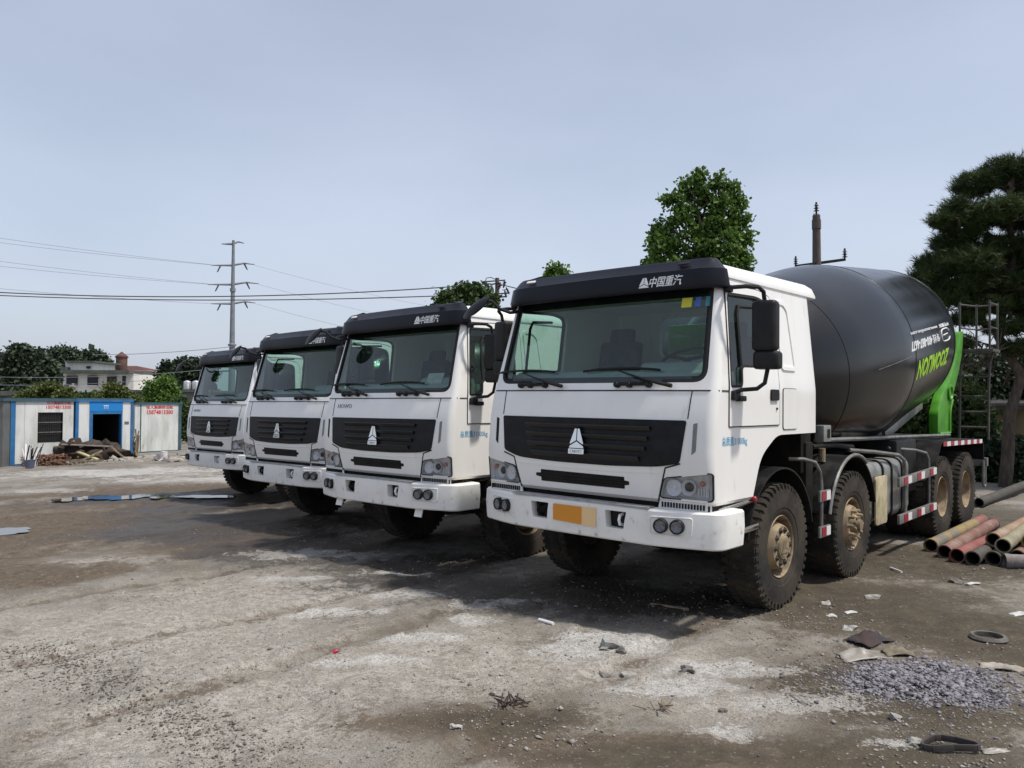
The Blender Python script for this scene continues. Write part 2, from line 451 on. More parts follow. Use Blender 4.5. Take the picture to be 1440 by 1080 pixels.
def gnoise(X, Y):
    """relief of the yard, metres"""
    h = (fbm(X * .55, Y * .55, 3, 3) - .5) * .05 + (fbm(X * 2.3, Y * 2.3, 5, 4) - .5) * .035
    h = h + np.maximum(0, fbm(X * 6.1, Y * 6.1, 9, 3) - .52) * .07 + (fbm(X * 9.5, Y * 9.5, 15, 2) - .5) * .016
    return h
def soft(X, Y):
    c, s = math.cos(R(-42)), math.sin(R(-42)); u = X * c + Y * s
    rut = np.exp(-((((X * .88 + Y * .47) - 1.15) / .13) ** 2)) + np.exp(-((((X * .88 + Y * .47) - 3.1) / .16) ** 2))
    h = -rut * .022
    for tx_, ty_, th in ((.545, 6.661, -42.2), (-1.628, 9.14, -42.4), (-3.515, 11.69, -42.0), (-5.93, 15.29, -42.5)):
        h = h + track(X, Y, tx_, ty_, th)[0]
    return h
def track(X, Y, tx_, ty_, th):
    """the wheel tracks in front of one truck: (relief, how strongly it shows)"""
    c, s = math.cos(R(th)), math.sin(R(th)); lx = (X - tx_) * c + (Y - ty_) * s; ly = -(X - tx_) * s + (Y - ty_) * c
    lx = lx + .10 * np.sin(ly * .7 + tx_); fade = np.clip((ly + 6.5) / 3, 0, 1) * np.clip((2 - ly) / 1, 0, 1)
    d = np.abs(np.abs(lx) - 1.0); g_ = np.exp(-(d / .13) ** 4) * fade; e_ = np.exp(-((d - .2) / .06) ** 2) * fade
    return -.016 * g_ + .012 * e_ * (.5 + vnoise(lx * 9, ly * 9, 77)) + .006 * g_ * np.sign(np.sin(ly * 2 * PI / .11 + np.sign(lx) * lx * 6)), g_

xs = np.concatenate([-np.geomspace(900, 12, 46), np.arange(-11.6, -5, .11), np.arange(-5, 6.2, .045), np.arange(6.2, 12, .12), np.geomspace(12.3, 900, 44)])
ys = np.concatenate([[-60, -20, -6, -1, 1, 2, 2.6], np.geomspace(3.0, 40, 420), np.geomspace(43, 1600, 40)])
GX, GY = np.meshgrid(xs, ys)
near = np.clip((45 - GY) / 15, 0, 1) * np.clip((30 - np.abs(GX)) / 10, 0, 1)
GZ = zg(np.maximum(GX, -22)) + (gnoise(GX, GY) + soft(GX, GY)) * near - .006
nzs = (fbm(GX * 1.3, GY * 1.3, 21, 4) - .5) * 1.5
PALE = np.zeros_like(GX); MUD = np.zeros_like(GX); WET_SHADE = np.zeros_like(GX); SOIL = np.zeros_like(GX)
for b in ((870, 905, 150, 16), (1030, 942, 100, 12), (1110, 990, 110, 20), (950, 968, 130, 16), (560, 835, 90, 9), (655, 870, 55, 9), (520, 930, 90, 5),
          (600, 897, 80, 7), (690, 848, 90, 8), (1010, 1025, 60, 16), (1250, 1046, 45, 9), (470, 778, 120, 8), (420, 812, 80, 6), (540, 805, 70, 6),
          (330, 672, 220, 7), (180, 664, 200, 6), (60, 690, 60, 4), (930, 900, 60, 9), (480, 860, 90, 6)):
    PALE = np.maximum(PALE, blob(GX, GY, *b, nzs))
for b in ((90, 738, 280, 38), (50, 806, 140, 16), (330, 760, 130, 18), (250, 690, 260, 14), (230, 705, 260, 14), (330, 735, 160, 22), (1180, 850, 210, 45), (1330, 880, 200, 60), (1260, 980, 220, 50), (1300, 790, 220, 25), (700, 1010, 200, 28), (900, 1050, 240, 30), (1150, 1070, 250, 30)):
    MUD = np.maximum(MUD, blob(GX, GY, *b, nzs * .8))
for b in ((330, 728, 170, 22), (450, 765, 190, 28), (580, 803, 180, 32), (730, 832, 200, 32), (900, 848, 190, 24), (300, 712, 140, 10), (180, 702, 130, 9), (250, 745, 150, 16)):  # wet mud, with the shade by the trucks painted into the same blobs
    WET_SHADE = np.maximum(WET_SHADE, blob(GX, GY, *b, nzs * .7))
for b in ((1180, 850, 190, 40), (1330, 870, 190, 60), (1260, 980, 190, 50), (1300, 790, 220, 25), (1300, 1060, 240, 40), (1400, 730, 160, 25), (720, 1010, 150, 20), (950, 1060, 200, 18)):
    SOIL = np.maximum(SOIL, blob(GX, GY, *b, nzs * .5))
for tr_ in ((.545, 6.661, -42.2), (-1.628, 9.14, -42.4), (-3.515, 11.69, -42.0), (-5.93, 15.29, -42.5)):
    MUD = np.maximum(MUD, track(GX, GY, *tr_)[1] * .42)
DUST = np.zeros_like(GX)
for b in ((200, 900, 330, 80), (420, 830, 330, 40), (640, 930, 200, 60), (300, 1010, 300, 70), (120, 790, 90, 10), (900, 930, 170, 40), (1050, 990, 140, 30)):
    DUST = np.maximum(DUST, blob(GX, GY, *b, nzs * .7))
PALE *= near; WET_SHADE *= near
ny, nx = GX.shape
idx = np.arange(ny * nx).reshape(ny, nx)
Q = np.stack([idx[:-1, :-1], idx[:-1, 1:], idx[1:, 1:], idx[1:, :-1]], -1).reshape(-1, 4)
gm = np_mesh('ground', np.stack([GX, GY, GZ], -1), Q)
for nm, A in (('pale', PALE), ('mud', MUD), ('wet', WET_SHADE), ('soil', SOIL), ('dust', DUST)):
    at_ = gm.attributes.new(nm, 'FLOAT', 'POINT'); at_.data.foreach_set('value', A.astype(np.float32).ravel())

def ground_mat():
    m = bpy.data.materials.new('yard_ground'); m.use_nodes = True; nt = m.node_tree; b = nt.nodes['Principled BSDF']
    tc = nt.nodes.new('ShaderNodeTexCoord'); v = tc.outputs['Object']
    def attr(n):
        a = nt.nodes.new('ShaderNodeAttribute'); a.attribute_name = n; return a.outputs['Fac']
    n1 = _noise(nt, .8, 6, .62, v); n2 = _noise(nt, 5, 7, .68, v); n3 = _noise(nt, 38, 5, .65, v); n4 = _noise(nt, 150, 3, .6, v); n5 = _noise(nt, 14, 6, .72, v, .5)
    def cen(n, k): return _math(nt, 'MULTIPLY', _math(nt, 'SUBTRACT', n, .5), k)
    rag = _math(nt, 'ADD', cen(n2, 2.6), _math(nt, 'ADD', cen(n5, 2.3), cen(n3, 1.7)))
    c = _mix(nt, _ramp(nt, n1, .36, .64), (.265, .243, .208), (.150, .131, .104))
    c = _mix(nt, _math(nt, 'MULTIPLY', _ramp(nt, n5, .50, .66), .65), c, (.295, .280, .255))
    c = _mix(nt, _math(nt, 'MULTIPLY', _ramp(nt, n2, .50, .64), .65), c, (.135, .118, .092))
    c = _mix(nt, _math(nt, 'MULTIPLY', _ramp(nt, _noise(nt, 2.1, 6, .65, v, .3), .53, .66), .5), c, (.33, .317, .295))
    df = _ramp(nt, _math(nt, 'ADD', attr('dust'), _math(nt, 'MULTIPLY', rag, 1.1)), .15, .95)
    c = _mix(nt, _math(nt, 'MULTIPLY', df, .78), c, _mix(nt, _ramp(nt, n5, .40, .62), (.475, .446, .402), (.275, .250, .212)))
    # pale spilt cement, with ragged edges
    pf = _ramp(nt, _math(nt, 'ADD', attr('pale'), rag), .50, .86)
    c = _mix(nt, _math(nt, 'MULTIPLY', pf, .88), c, _mix(nt, _ramp(nt, n5, .4, .6), (.55, .535, .51), (.38, .365, .34)))
    mf = _math(nt, 'MULTIPLY', _ramp(nt, _math(nt, 'ADD', attr('mud'), _math(nt, 'MULTIPLY', rag, .7)), .15, .75), .95)
    mc = _mix(nt, _ramp(nt, n5, .38, .62), (.070, .048, .030), (.135, .100, .068))
    c = _mix(nt, _math(nt, 'MULTIPLY', mf, _math(nt, 'SUBTRACT', 1.0, _math(nt, 'MULTIPLY', pf, .65))), c, mc)
    sf = _math(nt, 'MULTIPLY', _ramp(nt, _math(nt, 'ADD', attr('soil'), _math(nt, 'MULTIPLY', rag, .5)), .2, .8), .8)
    c = _mix(nt, _math(nt, 'MULTIPLY', sf, _math(nt, 'SUBTRACT', 1.0, pf)), c, _mix(nt, _ramp(nt, n2, .42, .6), (.040, .032, .020), (.078, .064, .040)))
    wf = _ramp(nt, _math(nt, 'ADD', attr('wet'), _math(nt, 'MULTIPLY', rag, .5)), .25, .80)  # mask covers wet ground and painted truck shade alike
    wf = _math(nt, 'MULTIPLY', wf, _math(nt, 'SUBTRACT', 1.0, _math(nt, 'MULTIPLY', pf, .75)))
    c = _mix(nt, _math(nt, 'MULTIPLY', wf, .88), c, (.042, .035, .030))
    # grit: dark and light grains
    c = _mix(nt, _math(nt, 'MULTIPLY', _ramp(nt, n4, .52, .62), .75), c, (.070, .060, .047))
    c = _mix(nt, _math(nt, 'MULTIPLY', _ramp(nt, n3, .58, .72), .45), c, (.36, .34, .31))
    c = _mix(nt, _math(nt, 'MULTIPLY', _ramp(nt, _noise(nt, 60, 2, .5, v), .58, .66), .5), c, (.085, .073, .058))
    nt.links.new(c, b.inputs['Base Color'])
    rg = nt.nodes.new('ShaderNodeMapRange'); rg.inputs[3].default_value = .92; rg.inputs[4].default_value = .48
    nt.links.new(wf, rg.inputs[0]); nt.links.new(rg.outputs[0], b.inputs['Roughness'])
    b.inputs['Specular IOR Level'].default_value = .35
    h = _math(nt, 'ADD', _math(nt, 'MULTIPLY', n3, .012), _math(nt, 'ADD', _math(nt, 'MULTIPLY', n4, .006), _math(nt, 'MULTIPLY', n5, .02)))
    bn = nt.nodes.new('ShaderNodeBump'); bn.inputs['Strength'].default_value = .8; bn.inputs['Distance'].default_value = 1.0
    nt.links.new(h, bn.inputs['Height']); nt.links.new(bn.outputs[0], b.inputs['Normal'])
    return m
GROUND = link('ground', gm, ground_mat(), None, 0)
gm.polygons.foreach_set('use_smooth', [True] * len(gm.polygons))
tag(GROUND, 'bare yard of dusty concrete, brown mud and gravel', None, None, 'structure')

def ground_z(x, y):
    x = np.asarray(x, float); y = np.asarray(y, float)
    nr = np.clip((45 - y) / 15, 0, 1) * np.clip((30 - np.abs(x)) / 10, 0, 1)
    return zg(np.maximum(x, -22)) + (gnoise(x, y) + soft(x, y)) * nr - .006

# puddles: flat water lying in the hollows
wm = pmat('puddle_water', (.075, .062, .05), rough=.03, spec=.55)
def puddle(px, py, rx, ry, seed):
    c = gnd(px, py); rnd = random.Random(seed); g = G(); n = 72; P = []
    a = gnd(px + rx, py); b = gnd(px, py - ry); RX = abs(a.x - c.x); RY = abs(b.y - c.y)
    for k in range(n):
        t = 2 * PI * k / n; q = 1 + .16 * math.sin(2 * t + seed) + .10 * math.sin(5 * t + 2 * seed) + .05 * math.sin(11 * t + seed) + rnd.uniform(-.02, .02)
        P.append((c.x + RX * q * math.cos(t), c.y + RY * q * math.sin(t), 0))
    zs_ = float(np.max(ground_z([p[0] for p in P] + [c.x], [p[1] for p in P] + [c.y]))) + .006
    zc = float(ground_z(c.x, c.y)); zs_ = min(zs_, zc + .05)
    g.add([(x, y, zs_) for x, y, _ in P], [tuple(range(n))]); o = g.build('puddle', wm, None, 0, fix=False)
    return tag(o, kind='structure')
puddle(103, 704, 18, 3.2, 1); puddle(140, 702, 22, 2.6, 3); puddle(186, 700.5, 20, 3.6, 6); puddle(10, 749, 30, 4.6, 4); puddle(228, 701, 16, 1.8, 11); puddle(290, 700, 34, 2.2, 8)

# ------------------------------------------------------------------ loose stones (past counting)
_ico = bmesh.new(); bmesh.ops.create_icosphere(_ico, subdivisions=1, radius=1)
ICV = np.array([v.co[:] for v in _ico.verts]); ICF = np.array([[v.index for v in f.verts] for f in _ico.faces]); _ico.free()
OCV = np.array([(1, 0, 0), (0, 1, 0), (-1, 0, 0), (0, -1, 0), (0, 0, 1), (0, 0, -1)], float)
OCF = np.array([(0, 1, 4), (1, 2, 4), (2, 3, 4), (3, 0, 4), (1, 0, 5), (2, 1, 5), (3, 2, 5), (0, 3, 5)])
def stones(name, X, Y, S, mat_, z=None, base=(ICV, ICF), flat=.6):
    n = len(X); B, Fc = base
    V = B[None] * (1 + RNG.normal(0, .30, (n, len(B), 1)))
    sc = S[:, None, None] * RNG.uniform(.6, 1.3, (n, 1, 3)); sc[:, :, 2] *= flat
    a = RNG.uniform(0, 2 * PI, n); ca, sa = np.cos(a)[:, None], np.sin(a)[:, None]
    V = V * sc; V = np.stack([V[..., 0] * ca - V[..., 1] * sa, V[..., 0] * sa + V[..., 1] * ca, V[..., 2]], -1)
    Z = ground_z(X, Y) if z is None else z
    V += np.stack([X, Y, Z + S * flat * .35], -1)[:, None]
    Fq = (Fc[None] + (np.arange(n) * len(B))[:, None, None]).reshape(-1, 3)
    return link(name, np_mesh(name, V, Fq), mat_, None, 0)
def dens(X, Y): return vnoise(X * .9, Y * .9, 40) * .6 + vnoise(X * 3, Y * 3, 41) * .4
N = 110000
Yr = 3.4 * np.exp(RNG.uniform(0, math.log(16 / 3.4), N)); Xr = RNG.uniform(-.72, .72, N) * Yr
rightness = np.clip((Xr / Yr + .05) * 2.2, 0, 1)
keep = RNG.random(N) < np.clip((dens(Xr, Yr) - .42) * 1.6, 0, 1) * (.55 + .45 * rightness)
Xr, Yr = Xr[keep], Yr[keep]
S = np.clip(RNG.lognormal(math.log(.0052), .5, len(Xr)), .0025, .022)
gmat = pmat('grit', (.10, .088, .07), (.20, .18, .155), scale=9, rough=.9, island=(.34, .32, .29))
o = stones('loose_gravel', Xr, Yr, S, gmat, base=(OCV, OCF))
tag(o, 'small stones scattered over the yard', None, None, 'stuff')
# trail of dark crumbs at the lower left
n = 2600; t = RNG.random(n); c0 = gnd(40, 910); c1 = gnd(380, 1075)
Xr = c0.x + (c1.x - c0.x) * t + RNG.normal(0, .16, n); Yr = c0.y + (c1.y - c0.y) * t + RNG.normal(0, .13, n)
o = stones('dark_crumbs', Xr, Yr, np.clip(RNG.lognormal(math.log(.006), .4, n), .003, .016), pmat('dark_grit', (.07, .06, .05), rough=.95, island=(.15, .13, .11)), base=(OCV, OCF))
tag(o, 'trail of dark dirt crumbs on the pale concrete', None, None, 'stuff')
# heap of bluish crushed stone
c = gnd(1304, 958); n = 5200
r_ = np.sqrt(RNG.random(n)) * RNG.uniform(.55, 1.25, n); a = RNG.uniform(0, 2 * PI, n)
Xr = c.x + r_ * np.cos(a) * .50 + .06 * np.sin(3 * a); Yr = c.y + r_ * np.sin(a) * .40
hz = np.clip(1 - r_, 0, 1) ** .8 * .025
o = stones('crushed_stone', Xr, Yr, np.clip(RNG.lognormal(math.log(.0072), .5, n), .003, .022), pmat('blue_stone', (.058, .054, .062), (.125, .116, .132), scale=14, rough=.9, island=(.27, .255, .275)),
           z=ground_z(Xr, Yr) + hz * RNG.uniform(.5, 1.05, n))
tag(o, 'small heap of bluish crushed stone spilt on the mud', None, None, 'stuff')
n = 1300; a = RNG.uniform(0, 2 * PI, n); r_ = RNG.exponential(.35, n) + .6
Xr = c.x + r_ * np.cos(a) * .75; Yr = c.y + r_ * np.sin(a) * .5
o = stones('crushed_stone', Xr, Yr, np.clip(RNG.lognormal(math.log(.0075), .35, n), .004, .016), bpy.data.materials['blue_stone'])
tag(o, 'crushed stone thinly strewn around the bluish heap', None, None, 'stuff')

# ================================================================== the mixer trucks
# truck frame: x to the right when facing its front, y back from the bumper, z up
YC = [(1.03, .10), (1.2, .078), (1.36, .066), (1.68, .092), (1.9, .14), (1.97, .165), (2.75, .365), (2.86, .41), (3.2, .52)]
def lerp(tab, z):
    if z <= tab[0][0]: return tab[0][1]
    for (a, b), (c, d) in zip(tab, tab[1:]):
        if z <= c: return b + (d - b) * (z - a) / (c - a)
    return tab[-1][1]
def cab_w(z): return 1.19 if z < 1.95 else 1.19 - .09 * (z - 1.95) / .9
RC = .075
def fy(x, z):
    wz = cab_w(z); xs = min(abs(x), wz - 1e-4); y0 = lerp(YC, z)
    if xs <= wz - RC: return y0 + .05 * (xs / wz) ** 2
    q = (xs - (wz - RC)) / RC
    return y0 + .05 * ((wz - RC) / wz) ** 2 + RC * (1 - math.sqrt(max(0, 1 - q * q)))
def Fm(x, z, d):
    e = .004; xx = max(-1.165, min(1.165, x))
    gx = (fy(xx + e, z) - fy(xx - e, z)) / (2 * e); gz = (fy(x, z + e) - fy(x, z - e)) / (2 * e)
    n = Vector((gx, -1, gz)).normalized()
    return Vector((x, fy(x, z), z)) + n * d
def Sm(sg):
    return lambda y, z, d: Vector((sg * (cab_w(z) + d), y, z))
SR, SL = Sm(1), Sm(-1)

def cab_ring(z, ins=0.0, yr=2.2):
    wz = cab_w(z) - ins; P = []
    y1 = lerp(YC, z) + .05 * ((cab_w(z) - RC) / cab_w(z)) ** 2
    for k in range(25):
        x = -(wz - RC) + 2 * (wz - RC) * k / 24; P.append((x, lerp(YC, z) + .05 * (x / cab_w(z)) ** 2 + ins))
    for k in range(1, 7):
        a = k / 6 * PI / 2; P.append((wz - RC + RC * math.sin(a), y1 + ins + RC * (1 - math.cos(a))))
    for k in range(1, 9): P.append((wz, y1 + ins + RC + (yr - ins - .06 - y1 - ins - RC) * k / 8))
    for k in range(1, 5):
        a = k / 4 * PI / 2; P.append((wz - .06 + .06 * math.cos(a), yr - ins - .06 + .06 * math.sin(a)))
    for k in range(1, 11): P.append((wz - .06 - 2 * (wz - .06) * k / 10, yr - ins))
    for k in range(1, 5):
        a = k / 4 * PI / 2; P.append((-(wz - .06) - .06 * math.sin(a), yr - ins - .06 + .06 * math.cos(a)))
    for k in range(1, 9): P.append((-wz, yr - ins - .06 - (yr - ins - .06 - y1 - ins - RC) * k / 8))
    for k in range(1, 6):
        a = k / 6 * PI / 2; P.append((-(wz - RC) - RC * math.cos(a), y1 + ins + RC * (1 - math.sin(a))))
    return [(x, y, z) for x, y in P]

def loft(rings):
    n = len(rings[0]); V = [p for r in rings for p in r]; Fc = []
    for i in range(len(rings) - 1):
        for k in range(n):
            a = i * n + k; b = i * n + (k + 1) % n
            Fc.append((a, b, b + n, a + n))
    Fc += [tuple(range(n))[::-1], tuple(range((len(rings) - 1) * n, len(rings) * n))]
    return G().add(V, Fc)

WS = rpoly([(-1.095, 1.985), (1.095, 1.985), (1.045, 2.80), (-1.045, 2.80)], [.12, .12, .06, .06], 6)
SWIN = rpoly([(.405, 1.945), (.625, 1.95), (.645, 2.115), (1.20, 2.125), (1.215, 2.70), (1.03, 2.735), (.475, 2.715)], [.03, .05, .04, .05, .10, .08, .05], 4)
HL = rpoly([(.745, 1.075), (1.172, 1.075), (1.176, 1.285), (.79, 1.225)], [.03, .02, .02, .03], 4)
ARCH = rpoly([(.80, .8), (.81, 1.04), (.965, 1.38), (1.285, 1.552), (2.7, 1.552), (2.7, .8)], [0, .05, .12, .10, 0, 0], 4)
DOOR = rpoly([(.385, 1.64), (.385, 1.92), (.42, 2.25), (.455, 2.77), (1.06, 2.795), (1.28, 2.755), (1.32, 2.66), (1.32, 1.64)], [.01, .02, .1, .03, .1, .08, .06, .02], 4)

def build_wheel(parent, x, y, side, kind):
    """side: +1 / -1 outer direction; kind: front, chunky, dual, inner"""
    w_ = empty('wheel', (x, y, .56), 0, parent)
    ax = (side, 0, 0)
    g = G().lathe([(-.12, .275), (-.145, .30), (-.162, .38), (-.16, .45), (-.148, .515), (-.135, .538), (-.11, .548), (-.06, .552), (.06, .552), (.11, .548),
                   (.135, .538), (.148, .515), (.154, .500), (.158, .498), (.161, .45), (.163, .40), (.156, .345), (.150, .338), (.147, .305), (.13, .278), (.11, .268), (-.10, .268)], (0, 0, 0), ax, 56, True)
    for k in range(46):                                     # shoulder and centre lugs
        a = 2 * PI * k / 46
        for sa in (-1, 1):
            a2 = a + (sa > 0) * PI / 46
            rot = Matrix.Rotation(-a2 * side if False else a2, 3, 'X')
            for (o, r_, sx_, sy_, sz_) in ((.117, .5415, .062, .042, .030), (.153, .518, .010, .034, .05)):
                c = rot @ Vector((0, r_, 0)); c.x = sa * o * side
                g.box(c, (sx_, sz_, sy_), rot)
        rot = Matrix.Rotation(a + .05, 3, 'X')
        c = rot @ Vector((0, .549, 0)); g.box(c, (.11, .022, .045), rot)
    g.build('tyre', 'rubber', w_, smooth=30, fix=False)
    if kind in ('front', 'chunky'):
        # disc with ten real hand holes, bulging outward
        d = G().lathe([(.128, .278), (.140, .272), (.130, .262), (.03, .255), (-.015, .248), (-.005, .238), (.135, .190), (.150, .182), (.150, .05), (.138, .05), (.138, .176), (.12, .184), (-.02, .228), (-.04, .245), (.03, .268)], (0, 0, 0), ax, 60, True)
        disc = d.build('rim', 'rim', w_, smooth=40)
        cut = G()
        for k in range(10):
            a = 2 * PI * (k + .5) / 10
            c = Vector((side * .065, .214 * math.cos(a), .214 * math.sin(a)))
            dirv = Vector((side * .35, math.cos(a) * .94, math.sin(a) * .94)).normalized()
            cut.lathe([(-.035, .0001), (-.035, .023), (.035, .023), (.035, .0001)], c, dirv, 12)
        co = cut.build('cut', None, None, smooth=0); co.data.validate()
        boolean(disc, [co]); resmooth(disc, 40)
        if not disc.data.materials: disc.data.materials.append(MT['rim'])
        G().lathe([(-.07, .0), (-.07, .262)], (0, 0, 0), ax, 32).build('brake_drum', 'hubdark', w_, smooth=30)
        h = G()
        for k in range(10):
            a = 2 * PI * k / 10; c = Vector((side * .149, .148 * math.cos(a), .148 * math.sin(a)))
            L = .016 if kind == 'front' else .05
            h.lathe([(0, .030), (.006, .029), (.008, .021), (L, .018), (L, 0)], c, ax, 6)
            h.lathe([(L, .011), (L + .008, .010), (L + .008, 0)], c, ax, 8)
        h.build('wheel_nuts', 'rim' if kind == 'chunky' else 'hubdark', w_, smooth=30)['kind'] = 'stuff'
        hc = G()
        if kind == 'front':
            hc.lathe([(.12, .112), (.160, .110), (.170, .104), (.170, .092), (.175, .086), (.177, 0)], (0, 0, 0), ax, 32)
            o = hc.build('hub_cap', 'rim', w_, smooth=30)
            for pl in emblem2d(.125, .115):
                pass
            mp = lambda u, v, dd: Vector((side * (.177 + dd), u * side, v - .05))
            patch('hub_emblem', emblem2d(.125, .115), mp, -.002, .007, 'rim', w_, step=0)
        else:
            hc.lathe([(.12, .105), (.165, .10), (.19, .085), (.20, .06), (.235, .055), (.24, 0)], (0, 0, 0), ax, 24)
            for k in range(8):
                a = 2 * PI * (k + .5) / 8; hc.lathe([(0, .016), (.02, .015), (.02, 0)], (side * .188, .078 * math.cos(a), .078 * math.sin(a)), ax, 6)
            hc.build('hub_cap', 'rim', w_, smooth=30)
    elif kind == 'dual':
        G().lathe([(.128, .278), (.142, .272), (.132, .262), (.05, .250), (-.04, .238), (-.09, .225), (-.10, .17), (-.09, .16), (-.09, .115), (-.02, .11), (.0, .085), (.0, 0)], (0, 0, 0), ax, 48).build('rim', 'rim', w_, smooth=35)
        h = G()
        for k in range(10):
            a = 2 * PI * k / 10; h.lathe([(0, .022), (.04, .019), (.04, 0)], (-side * .092, .138 * math.cos(a), .138 * math.sin(a)), ax, 6)
        h.build('wheel_nuts', 'hubdark', w_, smooth=30)['kind'] = 'stuff'
    return w_

def share_wheel(src, parent, x, y, side=None):
    c = src.copy(); COL.objects.link(c); c.parent = parent; c.location = (x, y, .56); c.rotation_euler = (random.uniform(0, 6), 0, 0)
    for ch in src.children:
        d = ch.copy(); COL.objects.link(d); d.parent = c
    return c

def build_mixer():
    T = empty('mixer_truck')
    # ---------------- cab shell
    zs = [1.03, 1.06, 1.12, 1.2, 1.28, 1.36, 1.45, 1.55, 1.68, 1.78, 1.88, 1.93, 1.97, 2.05, 2.2, 2.4, 2.6, 2.75, 2.84]
    g = loft([cab_ring(1.03, .03)] + [cab_ring(z) for z in zs[1:]])
    cab = g.build('cab_shell', 'white', T, smooth=40)
    cut = [loft([cab_ring(z, .05, 2.2) for z in (1.64, 1.9, 1.97, 2.3, 2.6, 2.8)]).build('c', None)]
    cut.append(G().prism(ARCH, 0, -2, 2).build('c', None))
    cut.append(G().prism(WS, 1, -.6, .75).build('c', None))
    cut.append(G().prism(SWIN, 0, -2, 2).build('c', None))
    cut.append(G().prism(rpoly([(-.52, 2.33), (.14, 2.33), (.14, 2.74), (-.52, 2.74)], .06), 1, 2.0, 2.5).build('c', None))
    for s in (-1, 1):
        cut.append(G().prism([(s * x, z) for x, z in HL], 1, -.3, .24 if True else 0).build('c', None))
    boolean(cab, cut); resmooth(cab, 38)
    if not cab.data.materials: cab.data.materials.append(MT['white'])
    # ---------------- roof cap with a lip at the rear
    rr = []
    for ins, z, yr in ((.0, 2.825, 2.36), (-.012, 2.835, 2.385), (-.012, 2.86, 2.38), (.01, 2.905, 2.35), (.06, 2.945, 2.30), (.16, 2.975, 2.2), (.34, 2.992, 2.02), (.6, 3.0, 1.75)):
        ring = cab_ring(2.84, ins, yr + ins)
        rr.append([(x, y, z + .035 * max(0, min(1, y / 2.2)) * (1 if z > 2.86 else .4)) for x, y, _ in ring])
    loft(rr).build('roof', 'white', T, smooth=50)
    # ---------------- glass
    ws = patch('windscreen', [WS], Fm, -.018, 0, 'wind', T, .09)
    ringpatch('windscreen_rubber', WS, inset(WS, .028), Fm, -.014, .012, 'seal', ws)
    ringpatch('windscreen_border', inset(WS, .024), inset(WS, .055), Fm, -.0165, 0, 'black', ws)
    patch('shade_band', [[(-1.03, 2.69), (1.03, 2.69), (1.03, 2.79), (-1.03, 2.79)]], Fm, -.024, 0, 'black', ws, .09)
    for s, mp in ((1, SR), (-1, SL)):
        dg_ = []
        door = patch('door', [DOOR], mp, -.004, .012, 'white', T, .1)
        boolean(door, [G().prism(SWIN, 0, .9 * s, 1.4 * s).build('c', None)]); resmooth(door, 35)
        if not door.data.materials: door.data.materials.append(MT['white'])
        seam('door_seal', DOOR + [DOOR[0]], mp, .007, 'seal', door, .002)
        patch('door_window', [SWIN], mp, -.02, 0, 'sideg', door, .1)
        ringpatch('window_rubber', SWIN, inset(SWIN, .022), mp, -.018, .024, 'seal', door)
        gb = G().tube([mp(.655, 2.12, -.012), mp(.665, 2.55, -.012), mp(.70, 2.62, -.012), mp(1.0, 2.64, -.012)], .014, 6)
        gb.build('window_divider', 'seal', door)
        hd = patch('door_handle', [rpoly([(1.125, 1.85), (1.275, 1.85), (1.275, 1.945), (1.125, 1.945)], .02)], mp, .006, .018, 'black', door, 0)
        G().lathe([(.0, .011), (.012, .010), (.012, 0)], mp(1.255, 1.78, .006), (s, 0, 0), 12).build('door_lock', 'black', door)
        # sleeper side: recessed window blank and luggage hatch outlines
        SP = rpoly([(1.40, 2.12), (1.72, 2.12), (1.655, 2.68), (1.56, 2.745), (1.38, 2.74)], [.06, .06, .10, .06, .05], 5)
        sp = patch('sleeper_panel', [inset(SP, .03)], mp, -.002, .004, 'white', T, .12)
        ringpatch('sleeper_rim', SP, inset(SP, .034), mp, -.002, .014, 'white', sp)
        HT = rpoly([(1.40, 1.60), (1.70, 1.60), (1.70, 1.955), (1.40, 1.955)], .03)
        ht = patch('luggage_hatch', [HT], mp, -.003, .011, 'white', T, 0)
        seam('hatch_seal', [HT[-1]] + HT, mp, .006, 'seal', ht, .002)
        # gross weight lettering
        tt = text2d('总质量31000kg', .085, bold=.015)
        V, Fc = tt
        if s < 0: V = V * np.array([-1, 1]); tt = (V, Fc)
        patch('weight_lettering', place2d(tt, .49, 1.52, .43), mp, .0008, .0008, 'btext', T, 0, 0)
        # step chrome brackets behind the bumper corner
        br = G().bar((s * 1.13, .30, .985), (s * 1.13, .95, 1.02), .05, .035).build('step_bracket', 'chrome', T, bevel=.008)
        br = G().bar((s * 1.14, .36, .775), (s * 1.14, .98, .80), .06, .05).build('step_bracket', 'chrome', T, bevel=.008)
        G().lathe([(0, .025), (.03, .025), (.04, .018), (.04, 0)], (s * 1.14, .90, 1.03), (s, 0, 0), 12).build('side_lamp', 'red', T)
    patch('rear_window', [rpoly([(-.52, 2.33), (.14, 2.33), (.14, 2.74), (-.52, 2.74)], .06)], lambda x, z, d: Vector((x, 2.18, z)), 0, 0, 'sideg', T, 0)
    # ---------------- hood panel gaps
    seam('panel_gap', [(-1.186, 1.92), (1.186, 1.92)], Fm, .006, 'seal', T)
    for s, mp in ((1, SR), (-1, SL)):
        seam('panel_gap', [(.27, 1.92), (.385, 1.92)], mp, .006, 'seal', T)
        seam('panel_gap', [(s * .985, 1.92), (s * .975, 1.70)], Fm, .005, 'seal', T)
        seam('panel_gap', [(s * .93, 1.35), (s * .80, 1.31), (s * .725, 1.04)], Fm, .007, 'seal', T)
    # ---------------- grille with slats, badge and name plate
    GO = rpoly([(-.925, 1.372), (-.74, 1.315), (-.3, 1.297), (.3, 1.297), (.74, 1.315), (.925, 1.352), (.968, 1.685), (-.968, 1.685)], [.03, .1, .1, .1, .1, .03, .02, .02], 4)
    gr = patch('grille', [GO], Fm, -.004, .010, 'grille', T, .08)
